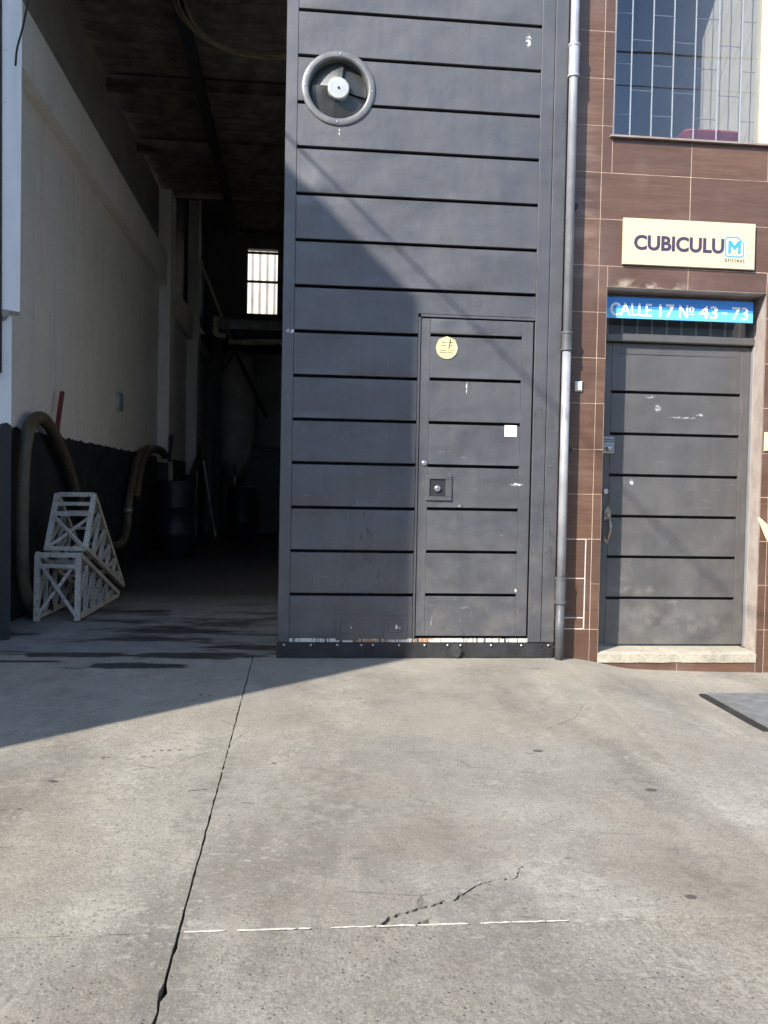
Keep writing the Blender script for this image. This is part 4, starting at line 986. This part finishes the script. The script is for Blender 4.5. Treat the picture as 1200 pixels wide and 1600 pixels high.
# coil of old cable hung under the roof
wc = thing('cable_coil', (-.4, 2.5, 4.95), 'big loose coil of old cable hung under the garage roof', 'coil')
random.seed(9)
for k in range(9):
    pts = []; rx, rz, ry = .70+.05*random.random()+.010*k, .42+.02*random.random(), .35
    cx, cy, cz = -.40+random.uniform(-.03, .03), 2.45, 5.40+random.uniform(-.01, .01)+.008*k
    for i in range(49):
        t = 2*math.pi*i/48; pts.append((cx+rx*math.cos(t), cy-ry*math.sin(t)*.6+.01*k, cz+rz*math.sin(t)*.98))
    MB().tube(pts, .0075, 6, caps=False).build('turn', 'wood_pole', wc, smooth=True)

# dark jamb channel and loose wires on the pier
jc = MB(); jc.bar((-2.010, .555, 1.80), (-2.030, .555, 5.6), .045, .03); tag(jc.build('gate_channel', 'steel_dark'), 'dark steel channel at the outer edge of the white pier', 'channel')
tag(MB().tube(smooth_path([(-1.86, .40, 3.75), (-1.845, .38, 3.85), (-1.80, .36, 4.0), (-1.74, .32, 4.25), (-1.70, .3, 4.5)], 5), .007, 8).build('loose_wire', 'cable_black'), 'black loose wire hanging across the white pier', 'wire')

# ------------------------------------------------------------------ neighbour house out of frame, cables overhead
L_ = 4.6; XC = .735-1.037*L_; HC = 2.268+.985*L_
nb = thing('neighbour_house', (-6.5, -1.5, 0), 'plain rendered house next door standing forward of the garage on the left', 'house')
b = MB(); b.box(-9.0, XC, -L_, .34, -.25, HC-.08); b.build('wall', 'neighbour_wall', nb)
b = MB(); b.box(-9.05, XC+.0, -L_, .34, HC-.079, HC); b.build('coping', 'concrete_sill', nb)
b = MB(); b.panel(-6.3, -5.3, -.1, 2.1, -L_-.03, .028, .01); dn = b.build('door', 'steel_dark', nb)
b = MB(); b.panel(-8.4, -7.4, 1.0, 2.2, -L_-.02, .018, .005); wn_ = b.build('window', 'frame_cream', nb)
b = MB(); b.panel(-8.33, -7.47, 1.07, 2.13, -L_-.025, .004, .001); b.build('pane', 'window_dark', wn_)
for hx0, hx1, hh, lb_, wm in ((-16.0, -5.1, 5.2, 'low cream house across the street, leftmost', 'neighbour_wall'), (-5.0, 4.4, 6.0, 'middle house across the street facing the gate', 'upper_wall'), (4.5, 15.0, 5.4, 'low house across the street, rightmost', 'neighbour_wall')):
    oh = thing('street_house', ((hx0+hx1)/2, -17, -.2), lb_, 'house')
    b = MB(); b.box(hx0, hx1, -22, -15.2, -.25, hh); b.build('wall', wm, oh)
    b = MB(); b.box(hx0-.03, hx1+.03, -22, -15.1, hh+.001, hh+.14); b.build('coping', 'concrete_sill', oh)
    for k in range(4):
        wx = hx0+1.2+k*(hx1-hx0-2.2)/3.6; b = MB(); b.box(wx, wx+1.3, -15.199, -15.15, 1.0 if k != 1 else -.15, 2.3); wq = b.build('window' if k != 1 else 'door', 'frame_cream' if k != 1 else 'steel_dark', oh)
        if k != 1: b = MB(); b.box(wx+.07, wx+1.23, -15.149, -15.14, 1.07, 2.23); b.build('pane', 'window_dark', wq)
b = MB(); b.box(-60, 60, -15.2, -14.0, -.29, -.05); struct(b.build('far_pavement', 'concrete_pavement'))
def cable(pts, r, label, mat='cable_black'):
    return tag(MB().tube(pts, r, 8).build('overhead_cable', mat), label, 'cable')
def sag(p, q, s, n=24):
    p, q = Vector(p), Vector(q); return [p.lerp(q, i/n)-Vector((0, 0, s*4*(i/n)*(1-i/n))) for i in range(n+1)]
cable(sag((-2.47, .12, 5.45), (-2.42, -9.6, 5.62), .02), .009, 'black cable running out from the garage front over the driveway')
cable(sag((-30, -20, 13.95), (34, -20, 14.6), .15), .032, 'thick high cable across the street, mirrored in the window')
cable(sag((-30, -19, 12.7), (34, -19, 13.0), .15), .018, 'thin high cable across the street, mirrored in the window')
for x, y, h, lb_ in ((-2.42, -9.8, 6.4, 'utility pole at the kerb end of the driveway cable'), (-30, -19.5, 15, 'utility pole far down the street on the left'), (34, -19.5, 15.4, 'utility pole far down the street on the right')):
    up_ = thing('utility_pole', (x, y, -.3), lb_, 'utility pole')
    MB().tube([(x, y, -.3), (x, y, h)], lambda t: .14-.05*t, 14).build('post', 'wood_pole', up_, smooth=True)
    MB().bar((x, y-.8, h-.7), (x, y+.8, h-.7), .1, .1).build('crossarm', 'wood_pole', up_)
